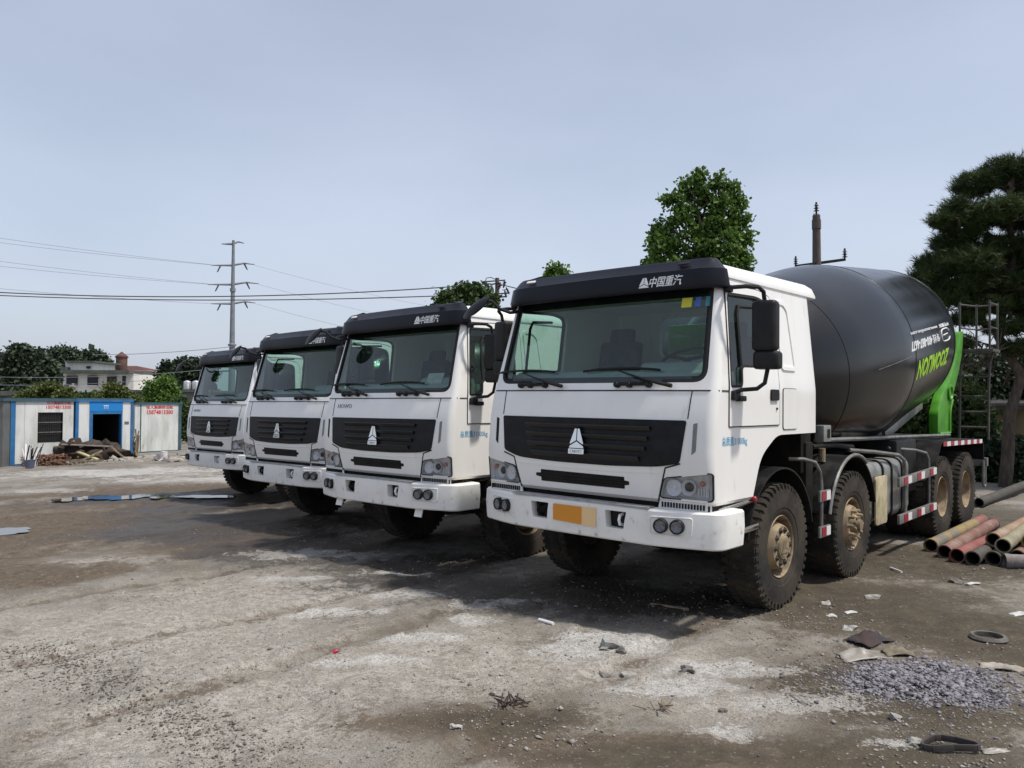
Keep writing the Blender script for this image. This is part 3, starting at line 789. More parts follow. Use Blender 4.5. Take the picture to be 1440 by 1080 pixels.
    for k, (z, wd) in enumerate(((1.613, .66), (1.532, .64), (1.45, .62), (1.368, .57))):
        slat = G()
        slat.add([Fm(-wd + 2 * wd * i / 24, z + dz, d) for i in range(25) for dz, d in ((-.030, .004), (.000, .026), (.010, .032), (.016, .027), (.017, .004))],
                 [(i * 5 + j, i * 5 + (j + 1) % 5, i * 5 + 5 + (j + 1) % 5, i * 5 + 5 + j) for i in range(24) for j in range(5)] + [(0, 1, 2, 3, 4), (124, 123, 122, 121, 120)])
        slat.build('grille_slat', 'slat', gr, smooth=20)
    E_ = [[(x - .036, z + 1.425) for x, z in p] for p in emblem2d(.155, .165)]
    patch('badge', E_, Fm, .028, .014, 'chrome', gr, 0, 20)
    npl = patch('name_plate', [rpoly([(-.118, 1.375), (.046, 1.375), (.046, 1.418), (-.118, 1.418)], .006)], Fm, .034, .010, 'chrome', gr, 0)
    patch('plate_lettering', place2d(text2d('CNHTC', .026), -.036, 1.3965, .13), Fm, .0445, .001, 'gtext', gr, 0, 0)
    for s in (-1, 1):
        patch('air_slot', [rpoly([(s * 1.02, 1.42), (s * 1.055, 1.45), (s * 1.06, 1.67), (s * 1.025, 1.66)], .008)], Fm, -.003, .005, 'grille' if s < 0 else 'steel', T, .08)
    LS = rpoly([(-.47, 1.115), (.42, 1.115), (.42, 1.145), (.465, 1.15), (.465, 1.178), (.42, 1.183), (.42, 1.212), (-.47, 1.218), (-.47, 1.188), (-.53, 1.183), (-.53, 1.158), (-.47, 1.15)], .006, 2)
    ls = patch('lower_grille', [LS], Fm, -.002, .006, 'grille', T, .1)
    for z in (1.14, 1.165, 1.19): G().tube([Fm(x, z, .006) for x in np.linspace(-.46, .41, 12)], .006, 6).build('grille_bar', 'grille', ls)
    seam('panel_crease', [(-.74, 1.265), (-.3, 1.25), (.3, 1.25), (.72, 1.265)], Fm, .009, 'white', T, -.004)
    # ---------------- headlights
    for s in (-1, 1):
        P = [(s * x, z) for x, z in HL]
        hl = G()
        Vb = [Fm(x, z, -.008) for x, z in P]; c0 = Vector((s * .96, 0, 1.165))
        Vi = [Fm(p[0] * .94 + c0.x * .06, p[1] * .88 + 1.165 * .12, -.045) for p in P]; n = len(P)
        hl.add(Vb + Vi, [(i, (i + 1) % n, (i + 1) % n + n, i + n) for i in range(n)] + [tuple(range(n, 2 * n))])
        H = hl.build('headlight', 'house', T, smooth=20)
        for (x, z, r_, ys) in ((.865, 1.155, .062, .155), (.985, 1.165, .058, .165)):
            G().lathe([(.0, r_), (.004, r_ * 1.05), (-.004, r_ * 1.08), (-.022, r_ * .72), (-.032, .012), (-.012, .012), (-.010, 0)], Fm(s * x, z, -.012), (s * .15, -1, 0), 24).build('reflector_bowl', 'silver', H, 30)
        G().lathe([(0, .036), (.012, .034), (.024, .022), (.028, 0)], Fm(s * .985, 1.165, -.034), (s * .15, -1, 0), 20).build('projector_lens', 'black', H)
        G().lathe([(0, .022), (.015, .020), (.028, .010), (.030, 0)], Fm(s * 1.09, 1.195, -.044), (s * .5, -1, 0), 16).build('indicator_bulb', 'amber', H)
        for k in range(5): G().bar(Fm(s * (1.055 + .022 * k), 1.10, -.036), Fm(s * (1.06 + .022 * k), 1.16, -.036), .007, .012).build('lamp_rib', 'silver', H)
        patch('lamp_lens', [P], Fm, -.004, .003, 'lens', H, .07)
        ringpatch('lamp_rim', inset(P, -.009), P, Fm, -.004, .008, 'seal', H)
        CV = [(s * .72, .985), (s * 1.17, .985), (s * 1.17, 1.052), (s * .735, 1.048)]
        cv = patch('corner_vent', [CV], lambda x, z, d: Fm(x, max(z, 1.06), d) * 1 + Vector((0, 0, min(0, z - 1.06))), -.02, .012, 'white', T, .08)
        for k in range(15):
            x = s * (.76 + k * .025)
            G().box((x, fy(x, 1.06) + .004, 1.02), (.011, .012, .040)).build('vent_slot', 'grille', cv)
    # ---------------- bumper
    path = [(-1.25, .52), (-1.25, .26), (-1.243, .215), (-1.22, .175), (-1.18, .14), (-.95, .062), (-.76, .012), (-.6, 0), (-.3, -.006), (0, -.008), (.3, -.006), (.6, 0), (.76, .012), (.95, .062), (1.18, .14), (1.22, .175), (1.243, .215), (1.25, .26), (1.25, .52)]
    bp = G().sweep([(-.012, .700), (.0, .712), (.012, .86), (.006, .972), (-.008, .988), (-.10, .992), (-.115, .98), (-.115, .700)], path).build('bumper', 'bumper', T, smooth=35)
    cut = [G().prism(rpoly([(a, .805), (b, .80), (b2, .942), (a2, .942)], .012), 1, -.2, .08).build('c', None) for a, b, b2, a2 in ((.315, .478, .505, .30), (-.478, -.315, -.30, -.505))]
    boolean(bp, cut); resmooth(bp, 35)
    if not bp.data.materials: bp.data.materials.append(MT['bumper'])
    for s in (-1, 1):
        def bmap(x, z, d): return Vector((x, np.interp(abs(x), [0, .6, .76, .95, 1.18], [-.008, 0, .012, .062, .14]) - .013 - d, z))
        RP = rpoly([(s * .725, .80), (s * 1.04, .795), (s * 1.045, .938), (s * .725, .932)], .02)
        seam('lamp_recess', [RP[-1]] + RP, bmap, .005, 'bumper', bp)
        for x in (.82, .945):
            o_ = bmap(s * x, .868, .030); dv = Vector((s * .25, -1, 0)).normalized()
            fl = G().lathe([(-.002, .043), (.006, .046), (.008, .052), (.002, .056), (-.05, .058)], o_, dv, 28).build('fog_light', 'black', T, 30)
            G().lathe([(-.022, 0), (-.016, .022), (.0, .044)], o_, dv, 24).build('fog_reflector', 'fogl', fl, 30)
            G().lathe([(.006, 0), (.004, .03), (.0, .044)], o_, dv, 24).build('fog_glass', 'lens', fl, 30)
        G().box((s * .40, .07, .872), (.21, .02, .16)).build('hatch_back', 'grille', bp)
        tow = G().tube([(s * .43, .06, .915), (s * .43, .012, .905), (s * .43, -.002, .87), (s * .43, .012, .835), (s * .43, .06, .825)], .013, 8).build('tow_hook', 'silver' if s > 0 else 'dark', bp)
    G().box((-.01, .035, .996), (1.44, .10, .012)).build('bumper_step', 'plateb', bp, bevel=.003)
    G().box((0, .26, .965), (2.3, .2, .14)).build('front_beam', 'dark', T)
    # ---------------- sun visor
    def vy(x): return .335 + .05 * (abs(x) / 1.1) ** 2
    half = [(x, vy(x)) for x in np.linspace(0, .9, 8)] + [(.965, vy(.965) + .004), (1.01, .392), (1.038, .412), (1.052, .438), (1.056, .462), (1.057, .485)]
    path = [(-x, y) for x, y in half[:0:-1]] + half
    vz = G().sweep([(.07, 2.735), (.085, 2.742), (.092, 2.765), (.066, 2.90), (.050, 2.908), (-.005, 2.975), (-.03, 2.995), (-.22, 3.03), (-.25, 3.02), (-.06, 2.95), (.03, 2.88), (.055, 2.75)], path).build('sun_visor', 'visor', T, smooth=28)
    def vmap(x, z, d): return Vector((x, vy(x) - (.092 - .026 * (z - 2.765) / .135) - d, z))
    patch('visor_emblem', [[(x + .485, z + 2.776) for x, z in p] for p in emblem2d(.095, .085)], vmap, .001, .003, 'wtext', vz, 0, 0)
    patch('visor_lettering', place2d(text2d('中国重汽', .088, shear=.2, bold=.01), .685, 2.818, .30), vmap, .001, .003, 'wtext', vz, .1, 0)
    for s in (-1, 1): G().box((s * .82, .33, 2.955), (.10, .03, .012), Matrix.Rotation(R(40), 3, 'X')).build('marker_lamp', 'wref' if s < 0 else 'black', vz, bevel=.003)
    # ---------------- wipers
    for x0, x1, xt in ((-.79, -.49, -1.0), (.30, .60, -.07)):
        pv = Fm((x0 + x1) / 2 + .15, 1.955, .03)
        wg = G()
        for x in (x0, x0 + .12, x1): wg.lathe([(-.03, .028), (.03, .026), (.04, .018), (.04, 0)], Fm(x, 1.965, .012), (0, -1, .1), 10)
        wg.tube([Fm(x0, 1.965, .03), Fm(x1, 1.965, .03)], .016, 6)
        wp = wg.build('wiper', 'black', T)
        arm = [Fm(x1 + .22, 1.945, .04), Fm(x1 + .10, 1.965, .05), Fm(x1 - .10, 2.02, .05), Fm(x1 - .30, 2.08, .03)]
        G().tube(arm, [.018, .016, .009, .007], 6).build('wiper_arm', 'black', wp)
        bl = [Fm(x1 - .30 + t, 2.085 + .02 * (1 - (t / .38) ** 2), .012) for t in np.linspace(-.38, .38, 9)]
        G().tube(bl, .011, 6).build('wiper_blade', 'black', wp)
    # ---------------- mirrors
    for s in (-1, 1):
        mr = G().add([], [])
        c = Vector((s * 1.40, .58, 2.435)); rot = Matrix.Rotation(s * R(8), 3, 'Z')
        mr.box(c, (.19, .13, .40), rot)
        mm = mr.build('side_mirror', 'black', T, bevel=.04, seg=3, smooth=50)
        G().box(c + Vector((0, .067, 0)), (.16, .006, .35), rot).build('mirror_glass', 'mirror', mm)
        G().box((s * 1.41, .60, 2.165), (.20, .15, .145), rot).build('wide_mirror', 'black', mm, bevel=.035, seg=3, smooth=50)
        G().tube([(s * 1.13, .46, 2.735), (s * 1.20, .40, 2.735), (s * 1.32, .42, 2.735), (s * 1.385, .48, 2.73), (s * 1.40, .54, 2.70), (s * 1.40, .57, 2.60)], .017, 8).build('mirror_arm', 'black', mm)
        G().tube([(s * 1.20, .44, 1.905), (s * 1.26, .46, 1.93), (s * 1.35, .54, 1.94), (s * 1.395, .58, 1.985), (s * 1.41, .60, 2.10)], .017, 8).build('mirror_arm', 'black', mm)
        bk = G().box((s * 1.205, .46, 1.885), (.05, .11, .075)); bk.box((s * 1.215, .54, 1.862), (.05, .12, .045)); bk.build('mirror_bracket', 'black', mm, bevel=.012)
        G().box((s * 1.135, .475, 2.735), (.06, .07, .05)).build('mirror_bracket', 'black', mm, bevel=.012)
    # down-view mirror on its bent arm at the truck's right-hand corner
    G().tube([(-1.0, .36, 2.69), (-1.04, .28, 2.675), (-1.10, .18, 2.71), (-1.13, .12, 2.775), (-1.17, .06, 2.785), (-1.22, .02, 2.765)], .016, 8).build('front_mirror_arm', 'black', T)
    fm = G().lathe([(-.03, 0), (-.028, .07), (-.01, .105), (.0, .108), (.012, .09), (.03, .05), (.035, 0)], (0, 0, 0), (0, 0, 1), 24)
    fm.v = [(x * 1.75, y * .9, z) for x, y, z in fm.v]
    rot = Matrix.Rotation(R(-24), 3, 'Y') @ Matrix.Rotation(R(50), 3, 'X')
    fm.v = [tuple(rot @ Vector(p) + Vector((-1.23, .0, 2.715))) for p in fm.v]
    fm.build('front_mirror', 'black', T, 40)
    # ---------------- cabin inside
    ds = G().sweep([(0, 1.66), (.02, 1.95), (.0, 2.06), (-.08, 2.10), (-.3, 2.08), (-.34, 1.95), (-.34, 1.66)], [(-1.09, .40), (-.5, .37), (0, .36), (.5, .37), (1.09, .40)]).build('dashboard', 'int', T, smooth=60)
    hood = G().sweep([(-.06, 2.08), (-.10, 2.15), (-.18, 2.17), (-.30, 2.14), (-.33, 2.05)], [(.35, .36), (.45, .37), (.9, .39), (1.0, .40)]).build('instrument_hood', 'int', ds, smooth=60)
    sw = G(); c = Vector((.62, .74, 2.20)); rot = Matrix.Rotation(R(28), 3, 'X')
    sw.tube([c + rot @ Vector((.23 * math.cos(a), .23 * math.sin(a), 0)) for a in np.linspace(0, 2 * PI, 29)], .014, 8)
    for a in (R(20), R(160), R(270)): sw.tube([c, c + rot @ Vector((.23 * math.cos(a), .23 * math.sin(a), 0))], .016, 6)
    sw.tube([c, c + rot @ Vector((0, -.05, -.35))], .03, 8); sw.build('steering_wheel', 'black', T)
    for s in (-1, 1):
        se = G().box((s * .62, 1.25, 1.86), (.5, .5, .16)).build('seat', 'seat', T, bevel=.05, seg=3, smooth=60)
        G().box((s * .62, 1.52, 2.16), (.48, .13, .58), Matrix.Rotation(R(-10), 3, 'X')).build('seat_back', 'seat', se, bevel=.05, seg=3, smooth=60)
        G().box((s * .62, 1.58, 2.50), (.28, .09, .17), Matrix.Rotation(R(-10), 3, 'X')).build('headrest', 'seat', se, bevel=.035, seg=3, smooth=60)
    G().box((0, 1.95, 1.80), (2.1, .36, .3)).build('bunk', 'seat', T, bevel=.04)
    G().box((0, 2.135, 2.2), (2.2, .012, 1.1)).build('rear_trim', 'int', T) if False else None
    # ---------------- chassis, wheels, guards
    for s in (-1, 1): G().box((s * .40, 5.1, .95), (.08, 9.4, .26)).build('chassis_rail', 'dark', T, bevel=.01)
    for y in (.5, 1.1, 2.4, 3.9, 4.6, 5.6, 7.3, 8.7, 9.5): G().box((0, y, .95), (.70, .1, .2)).build('cross_member', 'dark', T, bevel=.01)
    G().box((0, 1.32, 1.15), (.68, 1.3, .5)).build('engine', 'dark', T, bevel=.03); G().box((0, .9, .72), (.42, .5, .32)).build('oil_sump', 'dark', T, bevel=.03)
    for y, wd in ((1.47, .8), (3.265, .8), (6.70, .55), (8.04, .55)):
        G().tube([(-1, y, .56), (-.3, y, .56), (-.18, y, .54), (.18, y, .54), (.3, y, .56), (1, y, .56)], [.07, .08, .14 if y > 6 else .08, .14 if y > 6 else .08, .08, .07], 12).build('axle', 'dark', T)
    wf = build_wheel(T, 1.01, 1.47, 1, 'front'); wc = build_wheel(T, 1.01, 3.265, 1, 'chunky')
    wl = build_wheel(T, -1.01, 1.47, -1, 'front'); share_wheel(wl, T, -1.01, 3.265)
    wd_ = build_wheel(T, 1.045, 6.70, 1, 'dual'); share_wheel(wd_, T, 1.045, 8.04)
    wi = build_wheel(T, .71, 6.70, 1, 'inner'); share_wheel(wi, T, .71, 8.04)
    for y in (6.70, 8.04):
        share_wheel(wi, T, -.71, y); c = share_wheel(wd_, T, -1.045, y); c.rotation_euler = (0, 0, PI)
    def fender(y, r_, a0, a1, x0, x1, lip=True):
        n = 20; P = [(y + r_ * math.cos(a), .56 + r_ * math.sin(a)) for a in np.linspace(R(a0), R(a1), n)]
        Q = [(y + (r_ - .015) * math.cos(a), .56 + (r_ - .015) * math.sin(a)) for a in np.linspace(R(a1), R(a0), n)]
        return G().prism(P + Q, 0, x0, x1).build('mudguard', 'black', T, smooth=30)
    for s in (-1, 1):
        a, b = sorted((s * .78, s * 1.165)); fender(1.47, .70, 12, 168, a, b)
        b2, a2 = max((s * .78, s * 1.17)), min((s * .78, s * 1.17))
        f2 = fender(3.265, .72, 14, 166, a2, b2)
        G().tube([(s * 1.175, 3.265 + .73 * math.cos(t), .56 + .73 * math.sin(t)) for t in np.linspace(R(60), R(166), 16)], .018, 8).build('mudguard_lip', 'steel', f2)
        # wing behind the cab between the two front wheels
        G().box((s * .80, 2.37, 1.1), (.5, .18, .7)).build('battery_box', 'dark', T, bevel=.02)
        rt = G().tube([(s * 1.0, 1.98, 1.30), (s * 1.12, 2.05, 1.30), (s * 1.19, 2.14, 1.27), (s * 1.2, 2.23, 1.18), (s * 1.2, 2.27, 1.05), (s * 1.2, 2.27, .60)], .018, 8).build('side_rail', 'steel', T)
        for z in (.945, .605):
            p = G().box((s * 1.215, 2.31, z), (.02, .27, .105)).build('reflector_board', 'steel', rt, bevel=.003)
            for k, m_ in enumerate(('red', 'wref')): pass
            G().box((s * 1.227, 2.275, z), (.006, .09, .085)).build('red_reflector', 'red', rt); G().box((s * 1.227, 2.385, z), (.006, .10, .085)).build('white_reflector', 'wref', rt)
        # guard rail with reflector boards
        rl = G().tube([(s * .9, 3.9, 1.30), (s * 1.05, 4.3, 1.27), (s * 1.15, 4.85, 1.215), (s * 1.16, 5.03, 1.15), (s * 1.16, 5.09, 1.02), (s * 1.16, 5.09, .45)], .022, 8).build('guard_rail', 'steel', T)
        G().tube([(s * .9, 5.3, 1.27), (s * 1.1, 5.75, 1.235), (s * 1.16, 6.0, 1.19), (s * 1.16, 6.12, 1.1), (s * 1.16, 6.14, .98), (s * 1.16, 6.14, .45)], .018, 8).build('guard_tube', 'steel', rl)
        for z0, z1 in ((.895, .945), (.455, .475)):
            G().bar((s * 1.195, 4.70, z0), (s * 1.195, 6.26, z1), .03, .11).build('guard_board', 'steel', rl, bevel=.003)
            for k in range(3):
                y0 = 4.87 + k * .56
                for dy, m_, nm in ((0, 'red', 'red_reflector'), (.155, 'wref', 'white_reflector')):
                    ya = y0 + dy; f0 = (ya - 4.70) / 1.56; f1 = (ya + .15 - 4.70) / 1.56
                    G().bar((s * 1.212, ya, z0 + (z1 - z0) * f0), (s * 1.212, ya + .15, z0 + (z1 - z0) * f1), .008, .088).build(nm, m_, rl)
        # fuel tank and the cream guard plate in front of it
        tp = rpoly([(.72, .46), (1.10, .46), (1.10, 1.16), (.72, 1.16)], .13, 6)
        tk = G().prism([(s * x, z) for x, z in tp], 1, 3.98, 5.46).build('fuel_tank', 'tank', T, smooth=40, bevel=.02)
        for y in (4.42, 4.75, 5.15):
            tq = rpoly([(.71, .45), (1.112, .45), (1.112, 1.172), (.71, 1.172)], .135, 6)
            G().prism([(s * x, z) for x, z in tq], 1, y - .025, y + .025).build('tank_strap', 'dark', tk, smooth=40)
        cp = rpoly([(4.05, .45), (4.45, .45), (4.45, 1.0), (4.05, 1.0)], .05)
        G().prism(cp, 0, *sorted((s * 1.125, s * 1.145))).build('tank_plate', 'cream', tk, bevel=.004)
        # rear mudguard with its reflector strip
        P = [(6.18, .62), (6.24, .80), (6.30, .97), (6.42, 1.15), (6.56, 1.28), (6.64, 1.32), (9.02, 1.285), (9.12, 1.22), (9.16, .95)]
        Q = [(y, z - .02) if 6.6 < y < 9.1 else (y + (.02 if y < 7 else -.02), z) for y, z in P][::-1]
        rg = G().prism(P + Q, 0, *sorted((s * .55, s * 1.205))).build('rear_mudguard', 'black', T, smooth=30)
        for k in range(12):
            y0 = 6.66 + k * .195
            G().box((s * 1.209, y0 + .0975, 1.284 - .014 * (y0 - 6.64)), (.006, .19, .062)).build(('red_reflector', 'white_reflector')[k % 2], ('red', 'wref')[k % 2], rg)
        G().box((s * .75, 5.75, 1.02), (.5, .85, .7)).build('water_tank', 'black', T, bevel=.04)
        G().tube([(s * .9, 2.9, 1.44), (s * .9, 3.3, 1.435), (s * .9, 8.3, 1.355)], .024, 8).build('long_pipe', 'steel', T)
        G().tube([(s * .78, 3.1, 1.36), (s * .8, 3.7, 1.36), (s * .86, 4.1, 1.33), (s * .84, 4.25, 1.25), (s * .7, 4.3, 1.2), (s * .55, 4.1, 1.2)], .03, 8).build('hose', 'black', T)
        eb = G().box((s * 1.0, 2.84, 1.52), (.10, .20, .17)).build('junction_box', 'tank', T, bevel=.012)
        G().box((s * 1.054, 2.86, 1.52), (.006, .06, .09)).build('box_catch', 'dark', eb)
        G().tube([(s * .95, 2.95, 1.22), (s * .95, 2.95, 1.36)], .035, 10).build('filler_cap', 'rim', T)
        G().tube([(s * 1.1, 9.62, .90), (s * 1.1, 9.62, .50), (s * 1.1, 9.68, .47), (s * 1.1, 9.76, .50), (s * 1.1, 9.76, .9)], .02, 8).build('tail_step', 'steel', T)
    G().box((0, 9.7, .88), (2.3, .1, .14)).build('rear_beam', 'steel', T, bevel=.01)
    # ---------------- drum and its frame
    za, tilt = 2.054, .148; ct, st = math.cos(tilt), math.sin(tilt)
    KT = [(-.12, .0), (-.12, .52), (-.05, .70), (0, .801 - .06), (.05, .78), (.701 + .10, 1.04), (1.4, 1.15), (2.1, 1.238), (2.3, 1.256), (2.52, 1.246), (2.56, 1.243)]
    prof = [(-.12, 0), (-.12, .45), (-.10, .60), (-.03, .72), (.06, .80), (.35, .935), (.70, 1.063), (1.2, 1.137), (1.8, 1.218), (2.1, 1.246), (2.3, 1.256), (2.50, 1.246), (3.2, 1.222), (4.2, 1.178), (4.75, 1.150), (4.95, 1.138), (5.0, 1.12), (5.03, 1.06), (5.5, .78), (5.9, .60), (6.0, .58), (6.0, .50)]
    o3 = Vector((0, 2.75, za)); axd = Vector((0, ct, st))
    drum = G().lathe(prof, o3, axd, 96).build('drum', 'drum', T, smooth=24)
    rad = lambda t: float(np.interp(t, [p[0] for p in prof[1:17]], [p[1] for p in prof[1:17]]))
    def dmap(sd):
        return lambda t, ph, d: Vector((sd * (rad(t) + d) * math.cos(ph), 2.75 + t * ct - (rad(t) + d) * math.sin(ph) * st, za + t * st + (rad(t) + d) * math.sin(ph) * ct))
    for t, nm in ((.701, 'weld_seam'), (2.52, 'weld_seam'), (4.93, 'weld_seam')):
        G().tube([dmap(1)(t, a, 0) for a in np.linspace(0, 2 * PI, 97)], .006, 6, False).build(nm, 'seam', drum)
    def dtext(body, t0, t1, p0, p1, mat_, name, sh=0.0, bold=0.0, sd=1):
        """upside-down lettering: begins at t1 (rear), its foot on the upper edge p1"""
        V, Fc = text2d(body, 1.0, shear=sh, bold=bold); V = V.copy()
        V = V / (V.max(0) - V.min(0)); V = -V
        V[:, 0] = (t0 + t1) / 2 + V[:, 0] * (t1 - t0) * sd; V[:, 1] = R((p0 + p1) / 2) + V[:, 1] * R(p1 - p0)
        patch(name, (V.tolist(), Fc), dmap(sd), .002, .002, mat_, drum, .12, 0)
    for sd in (1, -1):
        dtext('ZOOMLION', 2.60, 4.44, -14.6, -3.0, 'lime', 'drum_lettering', .25, .035, sd)
        dtext('400-887-6677', 2.30, 3.42, 3.2, 8.8, 'wtext', 'phone_lettering', .15, .035, sd)
        dtext('专线', 3.46, 3.88, 3.4, 9.0, 'wtext', 'phone_lettering', 0, .01, sd)
        dtext('www.zoomlion.com', 2.42, 3.88, 12.0, 14.0, 'wtext', 'site_lettering', 0, .02, sd)
        dtext('中联重科', 3.98, 4.62, 11.9, 14.6, 'wtext', 'maker_lettering', 0, .03, sd)
        cx_, cp_ = 4.27, R(6.5)
        G().tube([dmap(sd)(cx_ + .26 * math.copysign(abs(math.cos(a)) ** .6, math.cos(a)), cp_ + R(4.2) * math.copysign(abs(math.sin(a)) ** .6, math.sin(a)), .003) for a in np.linspace(.3, 2 * PI - .3, 40)], .010, 5).build('phone_logo', 'wtext', drum)
        G().tube([dmap(sd)(4.1, cp_, .003), dmap(sd)(4.4, cp_ + R(.5), .003)], .008, 5).build('phone_logo', 'wtext', drum)
        G().tube([dmap(sd)(t, R(-1.8 + 2.8 * (t - 1.355) / .95), .001) for t in np.linspace(1.355, 2.30, 12)], .004, 4).build('scratch', 'steel', drum)
        # green rear stand, brace and side plates
        SP = rpoly([(7.95, 1.36), (8.62, 1.36), (8.62, 1.72), (9.0, 2.02), (9.42, 2.33), (9.8, 2.72), (9.9, 3.06), (9.6, 3.04), (9.25, 2.62), (8.75, 2.26), (8.2, 1.98), (7.95, 1.70)], [.03, .03, .1, .2, .2, .1, .06, .08, .2, .2, .2, .06], 4)
        SP = [(y - (y - 8.6) * .28 if y > 8.6 else y, z) for y, z in SP]
        x0, x1 = sorted((sd * .70, sd * .83))
        rs = G().prism(SP, 0, x0, x1).build('rear_stand', 'green', T, bevel=.012)
        G().tube([(sd * .84, y, z) for y, z in inset(SP, .02)][3:16], .022, 8).build('stand_edge', 'green', rs)
        G().lathe([(0, .13), (.03, .13), (.035, .10), (.01, .09), (.01, 0)], (sd * .83, 8.62, 2.02), (sd, 0, 0), 24).build('roller_cover', 'green', rs)
        G().bar((sd * .5, 6.45, 1.38), (sd * .5, 8.3, 1.82), .05, .12).build('frame_brace', 'tank', T, bevel=.01)
    fs = G().box((-.1, 2.60, 1.95), (1.1, .14, 1.5)); fs.build('front_stand', 'green', T, bevel=.02)
    G().box((0, 2.34, 1.62), (2.05, .25, .95)).build('gap_light_block', 'dark', T, bevel=.02)  # added box, stops sun falling through the gap behind the cab
    G().box((0, 3.1, 1.19), (1.9, 1.76, .03)).build('deck_light_block', 'dark', T)  # added sheet, keeps sun strips off the ground below the truck
    G().box((0, 6.0, 1.22), (.9, 6.6, .2)).build('sub_frame', 'dark', T, bevel=.01)
    hp = G().lathe([(0, .20), (.55, .46), (.56, .47), (.0, .22)], (0, 9.25, 2.72), (0, .1, 1), 24).build('feed_hopper', 'green', T)
    ch = G().sweep([(-.25, 0), (-.2, -.14), (0, -.2), (.2, -.14), (.25, 0), (.22, 0), (.18, -.12), (0, -.17), (-.18, -.12), (-.22, 0)], [(0, 9.2), (0, 9.9)])
    ch.v = [(x, y, 2.55 + z - (y - 9.2) * .8) for x, y, z in ch.v]; ch.build('discharge_chute', 'green', T)
    # rear ladder and platform
    pf = G().box((.995, 9.8, 2.735), (.54, .55, .05)).build('platform', 'ladder', T, bevel=.006)
    for x, lean in ((.72, .0), (1.15, .0)):
        G().tube([(x, 9.75, 1.25), (x, 9.78, 1.7), (x, 9.8, 2.2), (x + .02, 9.8, 2.55), (x + .07, 9.8, 2.71)], .020, 8).build('ladder_rail', 'ladder', T)
    for z in (1.45, 1.71, 1.97, 2.30, 2.55): G().tube([(.72, 9.79, z), (1.15, 9.79, z)], .016, 8).build('ladder_rung', 'ladder', T)
    for x, y in ((.77, 9.56), (.92, 10.04), (1.21, 9.56), (1.23, 10.04)): G().tube([(x, y, 2.76), (x, y, 3.56)], .018, 8).build('handrail_post', 'ladder', pf)
    G().tube([(.77, 9.56, 3.52), (.92, 10.04, 3.52), (1.23, 10.04, 3.52), (1.21, 9.56, 3.52)], .016, 8).build('handrail', 'ladder', pf)
    G().tube([(.77, 9.56, 3.12), (.92, 10.04, 3.12), (1.23, 10.04, 3.12), (1.21, 9.56, 3.12)], .013, 8).build('handrail', 'ladder', pf)
    return T

TRUCK = build_mixer()
GRP = 'white mixer trucks parked in a row'
def dup_tree(o, parent=None, depth=0, skip=()):
    c = o.copy(); COL.objects.link(c)
    if parent is not None: c.parent = parent
    for ch in o.children:
        if ch.name.split('.')[0] not in skip: dup_tree(ch, c, depth + 1, skip)
    return c
POSE = [((.545, 6.661, 0), -42.22), ((-1.628, 9.14, -.053), -42.4), ((-3.515, 11.689, -.087), -42.0), ((-5.93, 15.291, -.139), -42.47)]
LAB = ['nearest white mixer truck, black drum visible and an orange number plate on its bumper',
       'white mixer truck with a paper note behind its windscreen, parked beside the nearest truck',
       'white mixer truck third in the row, between the one with the note and the farthest',
       'farthest white mixer truck, at the end of the row by the portable cabins']
TR = [TRUCK] + [dup_tree(TRUCK, skip=()) for _ in range(3)]
for o, (p, a), l in zip(TR, POSE, LAB):
    o.location = p; o.rotation_euler = (0, 0, R(a)); tag(o, l, 'truck', GRP)
TRUCK.rotation_euler = (0, R(.55), R(-42.22))
# things only one of the trucks has
for s in (-1, 1): G().box((s * .74, .08, .655), (.12, .012, .10), Matrix.Rotation(R(-15), 3, 'X')).build('bracket_tab', 'bumper', TR[1])
def bmap0(x, z, d): return Vector((x, -.021 - d, z))
npk = patch('number_plate', [rpoly([(-.235, .805), (.215, .79), (.215, .945), (-.235, .945)], .008)], bmap0, 0, .006, 'peach', TRUCK, 0)
patch('plate_face', [rpoly([(-.235, .807), (.07, .797), (.07, .943), (-.235, .943)], .008)], bmap0, .0065, .003, 'orange', npk, 0)
for (x0, x1, m_, nm) in ((.775, .865, 'yellow', 'yellow_sticker'), (.895, .945, 'bluest', 'blue_sticker'), (.985, 1.035, 'cyanst', 'teal_sticker')):
    patch(nm, [[(x0, 2.605), (x1, 2.605), (x1, 2.685), (x0, 2.685)]], Fm, -.016, .001, m_, TRUCK, 0)
for t_ in TR[1:2]:
    patch('model_lettering', place2d(text2d('HOWO', .05), -.735, 1.825, .31), Fm, .001, .004, 'gtext', t_, 0, 0)
patch('model_lettering', place2d(text2d('HOWO', .05), -.735, 1.80, .31), Fm, .001, .004, 'gtext', TR[3], 0, 0)
pn = G().box((.56, .47, 2.15), (.27, .006, .14), Matrix.Rotation(R(-25), 3, 'X')).build('paper_note', 'paper', None)
pn.location = TR[1].location; pn.rotation_euler = TR[1].rotation_euler
tag(pn, 'white paper note lying on the dashboard of the second cab', 'paper')

# ================================================================== trees and shrubs
BARK = pmat('bark', (.06, .045, .035), (.11, .085, .065), scale=14, rough=.95, bump=.6, bscale=20, stretch=(1, 1, .25))
LEAF_A = leaf_mat('leaf_bright', (.065, .135, .024), (.135, .225, .045), .36)
LEAF_B = leaf_mat('leaf_mid', (.035, .065, .020), (.07, .11, .03), .25)
LEAF_D = leaf_mat('leaf_dark', (.018, .034, .018), (.040, .060, .028), .15)
LEAF_FAR = leaf_mat('leaf_far', (.035, .055, .035), (.060, .085, .045), .15)
LEAF_O = leaf_mat('leaf_olive', (.060, .085, .020), (.11, .13, .035), .25)
NEEDLE = leaf_mat('pine_needle', (.024, .044, .012), (.060, .088, .022), .14)

